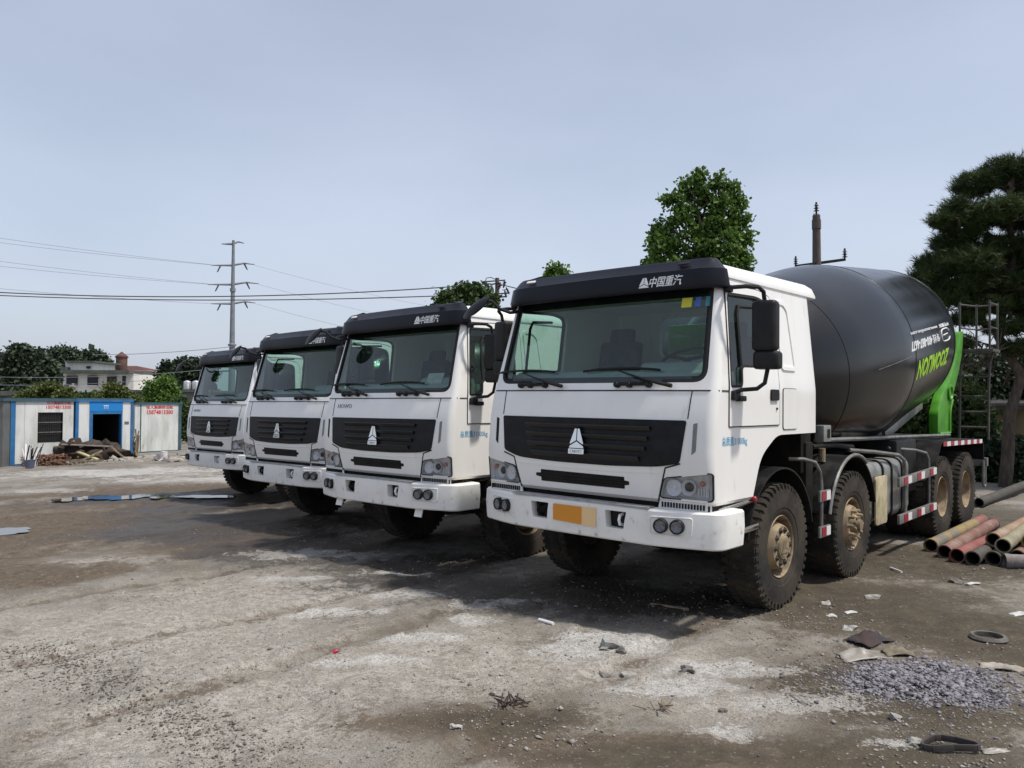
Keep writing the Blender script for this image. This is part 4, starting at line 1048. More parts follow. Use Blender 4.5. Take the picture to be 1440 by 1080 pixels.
def cloud(blobs, clump=.35, shell=.75):
    """clump centres inside a union of ellipsoids, biased to the surface"""
    P = []
    for c, r, n in blobs:
        u = RNG.normal(size=(n, 3)); u /= np.linalg.norm(u, axis=1)[:, None]
        q = (RNG.random(n) ** (1 / 3)) * (1 - shell) + shell * RNG.uniform(.55, 1.08, n)
        P.append(np.array(c)[None] + u * q[:, None] * np.array(r)[None])
    return np.concatenate(P)
def leaf_mesh(name, C, per, spread, size, mat_, parent, droop=.3):
    n = len(C) * per
    P = np.repeat(C, per, 0) + RNG.normal(0, 1, (n, 3)) * spread * np.array([1, 1, .75])
    d = RNG.normal(size=(n, 3)); d[:, 2] -= droop; d /= np.linalg.norm(d, axis=1)[:, None]
    q = RNG.normal(size=(n, 3)); t = np.cross(d, q); t /= np.linalg.norm(t, axis=1)[:, None]
    L = size * RNG.uniform(.6, 1.3, n)[:, None]; W = L * .38
    V = np.stack([P, P + d * L * .5 + t * W, P + d * L, P + d * L * .5 - t * W], 1)
    return link(name, np_mesh(name, V, np.arange(n * 4).reshape(n, 4)), mat_, parent, 0)
def limb(g, a, b, r0, r1, wob=.12, n=6):
    a = Vector(a); b = Vector(b); L = (b - a).length
    P = [a.lerp(b, k / (n - 1)) + Vector((random.gauss(0, 1), random.gauss(0, 1), random.gauss(0, .6))) * wob * L * .12 * (0 < k < n - 1) for k in range(n)]
    g.tube(P, [r0 + (r1 - r0) * k / (n - 1) for k in range(n)], 7)
    return P
def tree(name, label, base, top, blobs, per, spread, size, mat_, trunk_r=.14, group=None, limbs=True, cat='tree', droop=.3):
    T = tag(empty(name, base), label, cat, group); b0 = Vector(base)
    g = G(); tp = Vector(top) - b0
    limb(g, (0, 0, -.15), tp, trunk_r, trunk_r * .35, .25, 8)
    if limbs:
        for c, r, n in blobs:
            e = Vector(c) - b0; h = max(.2, min(.9, (e.z - .5 * Vector((e.x - 0, e.y, 0)).length) / max(.5, tp.z)))
            P = limb(g, tp * h, e, trunk_r * .45, .02, .5, 6)
            for k in range(3): limb(g, P[3], e + Vector((random.uniform(-1, 1) * r[0], random.uniform(-1, 1) * r[1], random.uniform(-.3, 1) * r[2])) * .8, trunk_r * .2, .008, .5, 5)
    g.build('trunk', BARK, T, 60, fix=False)
    bl = [(Vector(c) - b0, r, n) for c, r, n in blobs]
    leaf_mesh('crown', cloud(bl), per, spread, size, mat_, T, droop)
    return T
def pxblobs(L, Y, dens_=1.0, depth=1.0, yj=.3):
    k = Y / F_PX; out_ = []
    for b in L:
        px, py, r = b[:3]; ry = b[3] if len(b) > 3 else r
        q = at(px, py, Y + random.uniform(-yj, yj) * r * k)
        out_.append((q, (r * k, r * k * depth, ry * k), max(6, int(dens_ * (r * ry) ** .75 / 3))))
    return out_

# broadleaf tree rising over the nearest cab
Y = 24.0
tree('broadleaf_tree', 'bright green bushy tree rising above the roof of the nearest cab', tuple(at(990, 640, Y).xy) + (0,), at(990, 300, Y),
     pxblobs([(983, 250, 11, 10), (1010, 254, 9, 10), (965, 262, 11, 9), (1028, 266, 10, 9), (948, 280, 15, 11), (1040, 284, 9, 10), (985, 275, 20, 14), (1015, 288, 18, 14), (962, 302, 20, 13), (1000, 312, 26, 17), (935, 318, 14, 11), (926, 330, 10, 8), (1040, 306, 12, 12), (1022, 322, 18, 12),
              (926, 348, 16, 16), (965, 345, 34, 26), (1015, 348, 32, 28), (1046, 340, 9, 18), (920, 370, 14, 14), (1042, 372, 14, 20), (1000, 385, 50, 30), (945, 385, 34, 22)], Y, 2.1), 15, .09, .13, LEAF_A, .13)
Y = 30.0
tree('broadleaf_tree', 'dark green tree top behind the second cab, next to the pole with insulators', tuple(at(652, 700, Y).xy) + (0,), at(652, 425, Y),
     pxblobs([(630, 420, 14, 12), (652, 412, 12, 11), (668, 414, 16, 13), (686, 424, 12, 14), (640, 432, 20, 14), (664, 432, 20, 16), (640, 450, 30, 20), (670, 455, 34, 24), (621, 436, 10, 12)], Y, 4.0), 14, .14, .15, LEAF_B, .12)
Y = 27.0
tree('broadleaf_tree', 'small leafy tip peeping over the visor of the nearest cab', tuple(at(785, 660, Y).xy) + (0,), at(785, 400, Y),
     pxblobs([(780, 378, 6, 6), (790, 388, 10, 9), (776, 392, 10, 9), (795, 405, 22, 14), (775, 410, 20, 16)], Y, 4), 14, .11, .13, LEAF_A, .10)

# the pine at the right
Y = 17.6; k = Y / F_PX
pb = pxblobs([(1412, 243, 38, 24), (1372, 262, 34, 24), (1442, 255, 36, 26), (1346, 296, 22, 20), (1356, 322, 34, 26), (1322, 312, 16, 14), (1400, 300, 44, 26), (1440, 305, 40, 30), (1338, 345, 30, 20), (1318, 372, 34, 18),
              (1300, 392, 22, 14), (1360, 372, 46, 26), (1405, 352, 46, 24), (1450, 370, 46, 40), (1345, 405, 44, 20), (1400, 402, 50, 24), (1470, 300, 44, 50), (1440, 425, 40, 24), (1385, 432, 34, 14), (1500, 350, 60, 60), (1490, 270, 50, 40), (1330, 425, 30, 14), (1480, 440, 60, 40), (1360, 450, 26, 12), (1412, 462, 30, 12), (1350, 485, 20, 9), (1432, 490, 26, 12), (1540, 310, 60, 50), (1560, 400, 60, 50), (1540, 470, 60, 40)], Y, 1.0, 1.2, .9)
PT = tag(empty('pine_tree', tuple(at(1412, 640, Y).xy) + (0,)), 'tall dark pine tree with open lower branches behind the concrete mixer', 'tree')
b0 = PT.location.copy(); g = G(); top = at(1425, 245, Y) - b0
limb(g, (0, 0, -.2), top, .15, .05, .12, 9)
for q, r, n in pb:
    e = q - b0; h = max(.42, min(.95, (e.z - .25 * abs(e.x)) / top.z))
    P = limb(g, top * h, e, .055, .016, .9, 8)
    for _ in range(7): limb(g, P[random.choice((3, 4, 5, 6))], e + Vector((random.uniform(-.75, .75) * r[0], random.uniform(-.75, .75) * r[1], random.uniform(-.75, .6) * r[2])), .020, .006, .9, 6)
for px, py in ((1395, 505), (1430, 500), (1440, 470), (1360, 520), (1425, 540), (1375, 465), (1350, 470), (1450, 520)):
    P = limb(g, top * random.uniform(.38, .5), at(px, py, Y + random.uniform(-.5, .5)) - b0, .035, .008, 1.1, 8)
    for _ in range(4): limb(g, P[random.choice((3, 4, 5))], P[-1] + Vector((random.gauss(0, .35), random.gauss(0, .3), random.gauss(0, .3))), .014, .004, 1, 5)
g.build('trunk', BARK, PT, 60, fix=False)
C = cloud([(q - b0, [r[0] * .9, r[1] * .9, r[2] * .74], int(2.5 * (r[0] * r[2] / k / k) ** .75)) for q, r, n in pb], shell=.6); nn = 24; n = len(C) * nn
P = np.repeat(C, nn, 0); axis = np.repeat(RNG.normal(size=(len(C), 3)) * np.array([.8, .8, .4]) + np.array([0, 0, .7]), nn, 0)
d = RNG.normal(size=(n, 3)) * .75 + axis; d /= np.linalg.norm(d, axis=1)[:, None]
t = np.cross(d, RNG.normal(size=(n, 3))); t /= np.linalg.norm(t, axis=1)[:, None]; L = RNG.uniform(.11, .2, n)[:, None]
P = P + axis * RNG.uniform(-.06, .10, (n, 1))
V = np.stack([P - t * .006, P + t * .006, P + d * L], 1)
link('crown', np_mesh('crown', V, np.arange(n * 3).reshape(n, 3)), NEEDLE, PT, 0)

# undergrowth and shed behind the mixer's tail
for Y, L, lab, mt in ((20.0, [(1330, 560, 40, 34), (1360, 600, 36, 30), (1310, 610, 30, 30)], 'leafy shrub showing through the rungs of the mixer ladder', LEAF_B),
                      (21.0, [(1300, 520, 60, 50), (1250, 560, 60, 50)], 'dense dark shrub hidden low behind the black drum', LEAF_D),
                      (19.0, [(1420, 650, 40, 34), (1460, 660, 40, 36), (1395, 668, 24, 26)], 'dark low shrub at the foot of the brown shed', LEAF_D),
                      (24.0, [(1420, 515, 50, 26), (1370, 525, 40, 20), (1365, 545, 40, 40), (1460, 540, 50, 26), (1345, 590, 40, 40), (1400, 590, 50, 30)], 'dark bushy tree behind the brown shed roof', LEAF_D)):
    cx_ = sum(b[0] for b in L) / len(L)
    tree('shrub', lab, tuple(at(cx_, 700, Y).xy) + (0,), at(cx_, L[0][1], Y), pxblobs(L, Y, 2.0), 22, .16, .14, mt, .06, cat='shrub')
SH = tag(empty('shed', (at(1440, 600, 22.5).x + .9, 22.5, 0)), 'brown metal shed with a dark sloping roof beside the pine trunk', 'shed')
sm = pmat('shed_olive', (.10, .075, .035), (.13, .10, .05), scale=3, rough=.7, stretch=(1, 1, .1))
for i in range(12): G().box((-1.6 + i * .30, 0, .9), (.285, .06 + .03 * (i % 2), 1.8)).build('wall_panel', sm, SH)
G().box((.1, 1.4, .9), (3.6, 2.6, 1.7)).build('shed_body', sm, SH)
rm = pmat('shed_roof', (.028, .026, .025), (.05, .045, .04), scale=4, rough=.7)
G().box((.1, 1.2, 2.02), (4.6, 3.6, .06), Matrix.Rotation(R(6), 3, 'X')).build('roof', rm, SH)
G().box((.1, -.5, 1.80), (4.6, .08, .18)).build('fascia', rm, SH)
lt = tag(G().box((at(1425, 585, 30).x, 30, 2.5), (6, .3, 5)).build('boundary_wall', pmat('old_render', (.28, .27, .26), (.2, .19, .18), scale=2, rough=.9), None), 'grey rendered wall far behind the shed and the pine', 'wall')
lt.location.z = -1.6

# far trees on the left
FAR = [(62, 'tall dark conifer at the left end of the far tree line', [(27, 494, 6, 6), (27, 504, 12, 9), (26, 516, 18, 11), (25, 532, 24, 14), (20, 550, 34, 16)], LEAF_D),
       (66, 'thin leaning dark tree between the conifer and the rounded trees', [(50, 502, 6, 8), (57, 514, 12, 12), (62, 526, 15, 12), (55, 545, 22, 16)], LEAF_FAR),
       (101, 'broad rounded green tree left of the villa roof', [(80, 500, 12, 8), (94, 498, 14, 8), (72, 512, 14, 12), (88, 515, 20, 12), (104, 508, 10, 10), (80, 535, 24, 18)], LEAF_FAR),
       (104, 'dark round tree right behind the villa roof', [(122, 503, 10, 7), (134, 503, 12, 8), (142, 512, 9, 9), (125, 515, 16, 10), (136, 528, 18, 14)], LEAF_D),
       (74, 'small dark pointed tree by the water tanks', [(236, 516, 3, 6), (236, 524, 5, 6), (237, 534, 8, 9), (238, 546, 10, 8)], LEAF_D),
       (80, 'dark rounded tree behind the farthest truck cab', [(258, 514, 9, 6), (272, 513, 10, 6), (262, 525, 15, 10), (285, 524, 16, 12), (272, 541, 22, 14)], LEAF_D),
       (90, 'hazy dark trees filling the far left corner', [(-6, 508, 14, 10), (-20, 520, 30, 16), (-10, 540, 34, 20)], LEAF_FAR)]
for Y, lab, L, mt in FAR:
    k_ = Y / F_PX; cx_ = L[0][0]
    tree('far_tree', lab, tuple(at(cx_, 600, Y).xy) + (-.4,), at(cx_, L[0][1] + 6, Y), pxblobs(L, Y, 9.0), 18, .22 + .0012 * Y, .26 + .0012 * Y, mt, .25, 'trees beyond the cabins', limbs=True)
SHR = [(40, 'olive green bush above the roof of the barred window cabin', [(52, 553, 14, 7), (70, 548, 14, 8), (88, 554, 14, 7), (36, 560, 12, 6)], LEAF_O),
       (42, 'low bush between the barred window cabin and the villa', [(108, 560, 14, 5), (125, 559, 12, 6), (140, 560, 14, 5)], LEAF_B),
       (41, 'yellow green bush above the blue gateway', [(158, 547, 9, 8), (150, 556, 14, 6), (170, 553, 12, 7), (182, 561, 12, 5)], LEAF_O),
       (46, 'bright round tree beside the two water tanks', [(234, 537, 10, 8), (226, 548, 12, 9), (240, 550, 10, 10), (213, 545, 8, 9), (236, 562, 18, 10), (215, 560, 12, 8)], LEAF_A),
       (44, 'bush behind the right-hand cabin corner', [(250, 568, 12, 8), (263, 578, 9, 10), (262, 600, 8, 18)], LEAF_B)]
for Y, lab, L, mt in SHR:
    cx_ = L[0][0]
    tree('bush', lab, tuple(at(cx_, 620, Y).xy) + (-.4,), at(cx_, L[0][1], Y), pxblobs(L, Y, 6.0), 18, .13, .15, mt, .08, 'bushes behind the cabins', cat='bush')

# ================================================================== far buildings
WALLW = pmat('render_white', (.82, .80, .75), (.68, .66, .61), scale=.8, rough=.85, stretch=(1, 1, .3))
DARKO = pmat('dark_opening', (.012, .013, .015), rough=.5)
ROOFG = pmat('roof_greygreen', (.07, .085, .075), (.11, .12, .10), scale=1.2, rough=.8)
REDR = pmat('red_roof', (.10, .032, .026), (.075, .026, .022), scale=1.5, rough=.8)
BRICK = pmat('brick_tower', (.17, .095, .07), (.12, .07, .055), scale=3, rough=.9)
PINKW = pmat('pink_wall', (.58, .46, .44), (.62, .58, .55), scale=.6, rough=.85)
def boxpx(name, mt, parent, px0, px1, py0, py1, Y, depth, bev=0, push=0):
    a = at(px0, py1, Y); b = at(px1, py0, Y); o0 = parent.location if parent is not None else Vector()
    return G().box(((a.x + b.x) / 2 - o0.x, Y + depth / 2 - push - o0.y, (a.z + b.z) / 2 - o0.z), (b.x - a.x, depth, b.z - a.z)).build(name, mt, parent, bevel=bev)
Y = 90.0
VI = tag(empty('villa', at(135, 575, Y)), 'white two-storey villa with a set-back upper floor and flat grey roofs', 'house')
boxpx('lower_wall', WALLW, VI, 88, 188, 524, 575, Y, 8); boxpx('lower_roof', ROOFG, VI, 82, 181, 520.5, 524.5, Y - 1.2, 9.6, push=0)
boxpx('upper_wall', WALLW, VI, 92, 131, 509.5, 520.5, Y + 2, 5); boxpx('upper_roof', ROOFG, VI, 90, 133, 507.3, 509.5, Y + 1.4, 6.2)
boxpx('side_roof', ROOFG, VI, 83, 92, 516, 520, Y + 1, 5)
for x0, x1 in ((94.5, 109.5), (124, 138), (151.5, 164), (173, 177)):
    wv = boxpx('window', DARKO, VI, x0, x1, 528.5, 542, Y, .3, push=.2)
    boxpx('window_sill', WALLW, VI, x0 - .6, x1 + .6, 542, 543.4, Y, .5, push=.45)
for x0 in (122.5,): boxpx('upper_window', DARKO, VI, x0, x0 + 5, 515, 518, Y + 2, .3, push=.2)
for x0, x1 in ((101, 104),): boxpx('air_unit', WALLW, VI, x0, x1, 539, 542, Y - .4, .5)
Y = 100.0
TW = tag(empty('brick_tower', at(170, 575, Y)), 'narrow brick tower with a pointed dark red cap', 'tower')
k_ = Y / F_PX; zt = at(170, 503, Y).z - at(170, 575, Y).z
G().lathe([(0, 6.8 * k_), (zt - 1.6, 6.8 * k_), (zt - 1.5, 7.4 * k_), (zt, 7.4 * k_)], (0, 0, 0), (0, 0, 1), 16).build('shaft', BRICK, TW, 30)
G().lathe([(zt, 8.6 * k_), (zt + .15, 8.6 * k_), (zt + .75, .6 * k_), (zt + .8, 0)], (0, 0, 0), (0, 0, 1), 16).build('cap', REDR, TW, 20)
for a in (-1.9, -1.3): G().box((7.0 * k_ * math.cos(a), 7.0 * k_ * math.sin(a), zt - 2.6), (.35, .35, 1.0)).build('window', DARKO, TW)
Y = 104.0
HB = tag(empty('red_roofed_house', at(185, 575, Y)), 'house with a low red pitched roof and pinkish wall beside the brick tower', 'house')
boxpx('wall', PINKW, HB, 158, 208, 521, 575, Y, 8)
a = at(154, 522.5, Y - .6) - HB.location; b = at(211, 522.5, Y - .6) - HB.location; r0 = at(176, 514.5, Y + 4) - HB.location
g = G().add([(a.x, a.y, a.z), (b.x, a.y, a.z), (b.x, a.y + 9.4, a.z), (a.x, a.y + 9.4, a.z), (r0.x - .6, r0.y, r0.z), (r0.x + 1.6, r0.y, r0.z)], [(0, 1, 5, 4), (1, 2, 5), (2, 3, 4, 5), (3, 0, 4), (3, 2, 1, 0)])
g.build('roof', REDR, HB, 0)
for x0 in (163, 180, 194): boxpx('window', DARKO, HB, x0, x0 + 5, 526, 532, Y, .3, push=.2)
Y = 97.0
LB = tag(empty('long_building', at(203, 575, Y)), 'long pale building with a pink parapet right of the villa', 'building')
boxpx('wall', WALLW, LB, 186, 224, 527, 575, Y, 8); boxpx('parapet', PINKW, LB, 185, 225, 523.5, 527, Y - .2, 8.4)
for x0 in (191, 199, 207, 215): boxpx('window', DARKO, LB, x0, x0 + 4, 532, 538, Y, .3, push=.2)
Y = 58.0
RF = tag(empty('flat_building', at(240, 590, Y)), 'low grey building whose flat roof carries the two water tanks', 'building')
gw = pmat('grey_wall', (.18, .175, .17), (.12, .115, .11), scale=1, rough=.9)
boxpx('wall', gw, RF, 184, 290, 551, 590, Y, 8); boxpx('roof_slab', ROOFG, RF, 182, 292, 548.5, 551, Y - .4, 9)
SST = pmat('tank_steel', (.75, .75, .76), rough=.3, metal=.8)
for i, px in enumerate((257, 269.5)):
    b = at(px, 548.5, Y); k_ = Y / F_PX
    t_ = tag(empty('water_tank', (b.x, Y + .8, b.z)), ('left-hand shiny steel water tank on the flat grey roof', 'right-hand shiny steel water tank, nearer the farthest truck')[i], 'tank', 'steel tanks on the flat roof')
    G().lathe([(.06, 0), (.06, 5.0 * k_), (.10, 5.2 * k_), (.60, 5.2 * k_), (.62, 5.2 * k_), (.66, 4.6 * k_), (.74, 1.2 * k_), (.76, 0)], (0, 0, 0), (0, 0, 1), 24).build('tank_body', SST, t_, 30)
    for z in (.22, .34, .46): G().lathe([(z - .012, 5.2 * k_), (z, 5.4 * k_), (z + .012, 5.2 * k_)], (0, 0, 0), (0, 0, 1), 24).build('hoop', SST, t_, 30)
    G().box((0, 0, .03), (.5, .5, .06)).build('stand', gw, t_)
OLD = tag(empty('low_shed', at(25, 590, 48)), 'low dark shed with a green-black roof at the far left edge', 'shed')
boxpx('wall', gw, OLD, -60, 70, 556, 590, 48, 5); boxpx('roof', ROOFG, OLD, -64, 74, 550, 556, 47.5, 6)

# ================================================================== portable cabins
CW = pmat('cabin_white', (.66, .67, .66), (.50, .51, .48), scale=2.2, rough=.55, stretch=(1, 1, .25), c3=(.34, .29, .23), scale3=4, lo3=.58, hi3=.8)
CB = pmat('cabin_blue', (.020, .12, .30), (.028, .16, .36), scale=3, rough=.5)
CBB = pmat('gate_blue', (.010, .20, .55), rough=.45)
CT = pmat('cabin_teal', (.035, .085, .11), (.05, .11, .13), scale=3, rough=.6)
class Wall:
    """a wall standing between two ground points; front() turns pixels into (u, z) on its plane"""
    def __init__(s, p0, p1):
        s.o = Vector((p0.x, p0.y, float(zg(p0.x)))); d = Vector((p1.x - p0.x, p1.y - p0.y, 0)); s.L = d.length; s.x = d.normalized()
        s.rz = math.atan2(s.x.y, s.x.x); s.n = Vector((s.x.y, -s.x.x, 0))
    def uz(s, px, py):
        d = ray(px, py); c = Vector((0, 0, CAM_H)); t = (s.o - c).dot(s.n) / d.dot(s.n); q = c + d * t
        return (q - s.o).dot(s.x), q.z - s.o.z
W1 = Wall(gnd(14, 656), gnd(185, 643.5))
H1 = W1.uz(14, 562)[1]
def bx(name, mt, parent, u0, u1, y0, y1, z0, z1, bev=0):
    return G().box(((u0 + u1) / 2, (y0 + y1) / 2, (z0 + z1) / 2), (u1 - u0, y1 - y0, z1 - z0)).build(name, mt, parent, bevel=bev)
def lettering(name, body, W_, parent, px0, px1, py0, py1, mt, bold=.02, off=.004):
    u0, z0 = W_.uz(px0, (py0 + py1) / 2); u1, _ = W_.uz(px1, (py0 + py1) / 2); zt_ = W_.uz((px0 + px1) / 2, py0)[1]; zb = W_.uz((px0 + px1) / 2, py1)[1]
    tt = text2d(body, zt_ - zb, bold=bold)
    return patch(name, place2d(tt, (u0 + u1) / 2, (zt_ + zb) / 2, u1 - u0), lambda u, v, d: Vector((u, -off - d, v)), 0, .004, mt, parent, 0, 0)
CA = tag(empty('portable_cabin', W1.o, W1.rz), 'white portable cabin with a barred window and red phone number', 'cabin', 'portable cabins along the yard edge')
uB = W1.uz(104, 600)[0]
u0w, zt_ = W1.uz(53.5, 580); u1w, _ = W1.uz(88.5, 580); zb_ = W1.uz(70, 621.5)[1]
bx('floor_beam', CB, CA, .0, uB, .0, .12, .0, .07)
edges = [.14, u0w, (u0w + u1w) / 2, u1w, uB]
for i, (a, b) in enumerate(((.14, u0w * .5), (u0w * .5, u0w), (u1w, uB - .02))): bx('wall_panel', CW, CA, a + .004, b - .004, 0, .075, .07, H1 - .06)
bx('wall_panel', CW, CA, u0w, u1w, 0, .075, .07, zb_); bx('wall_panel', CW, CA, u0w, u1w, 0, .075, zt_, H1 - .06)
bx('corner_post', CB, CA, -.02, .14, -.03, .12, 0, H1)
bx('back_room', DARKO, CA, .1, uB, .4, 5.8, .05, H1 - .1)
bx('roof', CT, CA, -.05, uB + .02, -.06, 6, H1 - .06, H1 + .05)
bx('side_wall', CW, CA, 0, .06, .12, 5.9, 0, H1 - .06)
wf = empty('window', (0, 0, 0), 0, CA)
bx('pane', pmat('dark_glass', (.03, .033, .035), rough=.08), wf, u0w, u1w, .045, .055, zb_, zt_)
for a, b, c_, d_ in ((u0w, u1w, zb_, zb_ + .03), (u0w, u1w, zt_ - .03, zt_), (u0w, u0w + .03, zb_, zt_), (u1w - .03, u1w, zb_, zt_)): bx('frame', MT['dark'], wf, a, b, -.012, .045, c_, d_)
for k in range(1, 3): bx('crossbar', MT['steel'], wf, u0w, u1w, -.030, -.014, zb_ + (zt_ - zb_) * k / 3 - .012, zb_ + (zt_ - zb_) * k / 3 + .012)
for k in range(1, 11): bx('bar', MT['dark'], wf, u0w + (u1w - u0w) * k / 11 - .008, u0w + (u1w - u0w) * k / 11 + .008, -.014, -.002, zb_, zt_)
lettering('sign_lettering', '住人集装箱出租', W1, CA, 66, 99.5, 564, 568.5, MT['rtext']); lettering('phone_lettering', '15074813300', W1, CA, 65, 100, 570, 575, MT['rtext'])
GA = tag(empty('gate_cabin', W1.o, W1.rz), 'blue framed gateway cabin with a dark open entrance', 'cabin', 'portable cabins along the yard edge')
uE = W1.uz(186, 600)[0]; ua = W1.uz(109.5, 600)[0]; ub = W1.uz(125, 600)[0]; uc = W1.uz(171.5, 600)[0]; ud = W1.uz(183, 600)[0]
HG = H1 + .02; zh = W1.uz(148, 578.5)[1]
bx('blue_post', CB, GA, uB + .03, ua, -.05, .12, 0, HG); bx('blue_post', CB, GA, ud, uE, -.05, .12, 0, HG)
bx('wall_panel', CW, GA, ua, ub, -.02, .06, .0, HG - .08); bx('wall_panel', CW, GA, uc, ud, -.02, .06, .0, HG - .08)
bx('header_board', CBB, GA, ub, uc, -.04, .06, zh, HG - .08); bx('top_beam', CB, GA, uB + .03, uE, -.07, .12, HG - .08, HG)
bx('jamb', CB, GA, ub, ub + .13, -.03, .12, 0, zh); bx('jamb', CB, GA, uc - .05, uc, -.03, .12, 0, zh); bx('lintel', CB, GA, ub + .13, uc - .05, -.03, .12, zh - .10, zh)
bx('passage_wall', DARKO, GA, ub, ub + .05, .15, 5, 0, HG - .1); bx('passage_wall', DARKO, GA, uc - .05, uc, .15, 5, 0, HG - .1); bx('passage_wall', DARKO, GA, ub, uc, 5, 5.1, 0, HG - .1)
bx('roof', CT, GA, uB + .03, uE, -.06, 5.2, HG, HG + .06)
bx('side_wall', CW, GA, uE - .06, uE, .12, 5, 0, HG - .05)
up, zp = W1.uz(177.5, 594.5); bx('plaque', MT['steel'], GA, up - .09, up + .09, -.035, -.02, zp - .05, zp + .05)
lettering('header_lettering', 'TTT', W1, GA, 144.5, 152, 570, 575, MT['wtext'], .02, .044)
W2 = Wall(gnd(189, 637.3), gnd(254, 633.0)); H2 = W2.uz(190, 567.5)[1]
CC = tag(empty('portable_cabin', W2.o, W2.rz), 'plain white cabin beyond the gateway with red phone number and no window', 'cabin', 'portable cabins along the yard edge')
uq = W2.L
ul = W2.uz(197.5, 600)[0]; um = W2.uz(208, 600)[0]; un = W2.uz(250.5, 600)[0]; H2b = W2.uz(253, 573)[1]
bx('wall_panel', CW, CC, 0, ul - .02, 0, .07, .05, H2 - .04); bx('panel_joint', CT, CC, ul - .02, ul + .03, -.012, .07, 0, H2 - .04)
bx('wall_panel', CW, CC, ul + .03, um, -.004, .07, .05, H2 - .04); bx('wall_panel', CW, CC, um + .006, un, -.008, .07, .05, H2 - .04)
bx('corner_post', CT, CC, un, uq, -.03, .1, 0, H2); bx('floor_beam', CT, CC, 0, uq, -.02, .1, -.02, .05); bx('roof', CT, CC, -.02, uq + .05, -.05, 5, H2 - .04, H2 + .05)
bx('back_room', CW, CC, .05, uq - .02, .2, 4.8, .05, H2 - .06)
lettering('sign_lettering', '住人集装箱出租', W2, CC, 205.5, 243, 570.5, 575, MT['rtext'], .02, .012); lettering('phone_lettering', '15074813300', W2, CC, 206.5, 243, 576.5, 582.5, MT['rtext'], .03, .012)
p_ = gnd(7, 657); CD = tag(empty('portable_cabin', (p_.x - .1, p_.y - .1, float(zg(p_.x))), 0), 'cabin with its shade painted in as dark grey, cut off by the left edge, next to the blue corner post', 'cabin', 'portable cabins along the yard edge')
gcm = pmat('cabin_shade_grey', (.13, .135, .13), (.10, .10, .10), scale=2, rough=.7)  # shadow side of the cabin, its shade put into the wall colour
bx('wall_panel', gcm, CD, -1.2, .06, 0, .08, 0, H1 - .05); bx('wall_panel', gcm, CD, -2.42, -1.206, 0, .08, 0, H1 - .05); bx('roof', CT, CD, -2.5, .1, -.05, 3, H1 - .05, H1 + .05); bx('side_wall', gcm, CD, -.02, .06, .08, 2.6, 0, H1 - .05)

# ------------------------------------------------------------------ rubble in front of the cabins
def near_wall(px, py, off=0):
    q = gnd(px, py); return Vector((q.x, q.y, float(ground_z(q.x, q.y))))
WOOD = pmat('old_wood', (.16, .12, .08), (.28, .22, .15), scale=8, rough=.9, stretch=(1, 1, .2))
TARP = pmat('brown_tarpaulin', (.030, .020, .016), (.065, .045, .034), scale=5, rough=.8)
RUST = pmat('rusty_scrap', (.17, .06, .03), (.10, .05, .03), scale=9, rough=.9, island=(.20, .11, .07))
def lumpy(name, label, cat, px, py, rx, ry, rz, mt, seed, rough=.25, sub=3, group=None, base=None):
    q = near_wall(px, py) if base is None else base; bm = bmesh.new(); bmesh.ops.create_icosphere(bm, subdivisions=sub, radius=1); rnd = np.random.default_rng(seed)
    for v in bm.verts:
        c = v.co; s_ = 1 + rough * (2 * float(fbm(np.array(c.x * 2.1 + seed), np.array(c.y * 2.1 + c.z * 1.7), seed, 3)) - 1) * 1.6
        v.co = Vector((c.x * rx * s_, c.y * ry * s_, max(-.15, c.z) * rz * s_))
    me = bpy.data.meshes.new(name); bm.to_mesh(me); bm.free(); o = link(name, me, mt, None, 50 if cat in ('tarpaulin', 'rubble') else 0); o.location = q
    return tag(o, label, cat, group)
lumpy('tarpaulin', 'crumpled dark brown tarpaulin heap before the blue gateway', 'tarpaulin', 105, 650, .75, .6, .62, TARP, 3, .8, 4)
lumpy('tarpaulin', 'low dark tarpaulin under the long board, by the gateway opening', 'tarpaulin', 148, 646, 1.0, .6, .5, TARP, 5, .8, 4)
n = 900; tx = RNG.random(n); X_ = np.array([near_wall(60 + 200 * t, 652 - 8 * t).x for t in tx]) + RNG.normal(0, .35, n); Y_ = np.array([near_wall(60 + 200 * t, 652 - 8 * t).y for t in tx]) + RNG.normal(0, .45, n)
o = stones('rubble', X_, Y_, np.clip(RNG.lognormal(math.log(.045), .5, n), .02, .16), pmat('pale_rubble', (.16, .14, .12), (.26, .24, .21), scale=6, rough=.95, island=(.36, .34, .31)))
tag(o, 'broken stones and rubble strewn in front of the cabins', None, None, 'stuff')
q = near_wall(66, 654); n = 700
o = stones('scrap_heap', q.x + RNG.normal(0, .36, n), q.y + RNG.normal(0, .22, n), RNG.uniform(.02, .06, n), RUST, z=q.z + RNG.random(n) ** 2 * .38)
tag(o, 'heap of rust-red scrap below the barred window', None, None, 'stuff')
def plank(label, p0, p1, wd, th, mt, name='plank', cat='plank', group='boards on the rubble'):
    return tag(G().bar(p0, p1, wd, th).build(name, mt, None, bevel=.006), label, cat, group)
A_ = near_wall(84, 652); B_ = near_wall(160, 648)
plank('long grey board lying across the rubble heap', A_ + Vector((0, 0, .70)), B_ + Vector((-.1, 0, .52)), .5, .04, pmat('board_grey', (.22, .19, .18), (.14, .12, .11), scale=4, rough=.8))
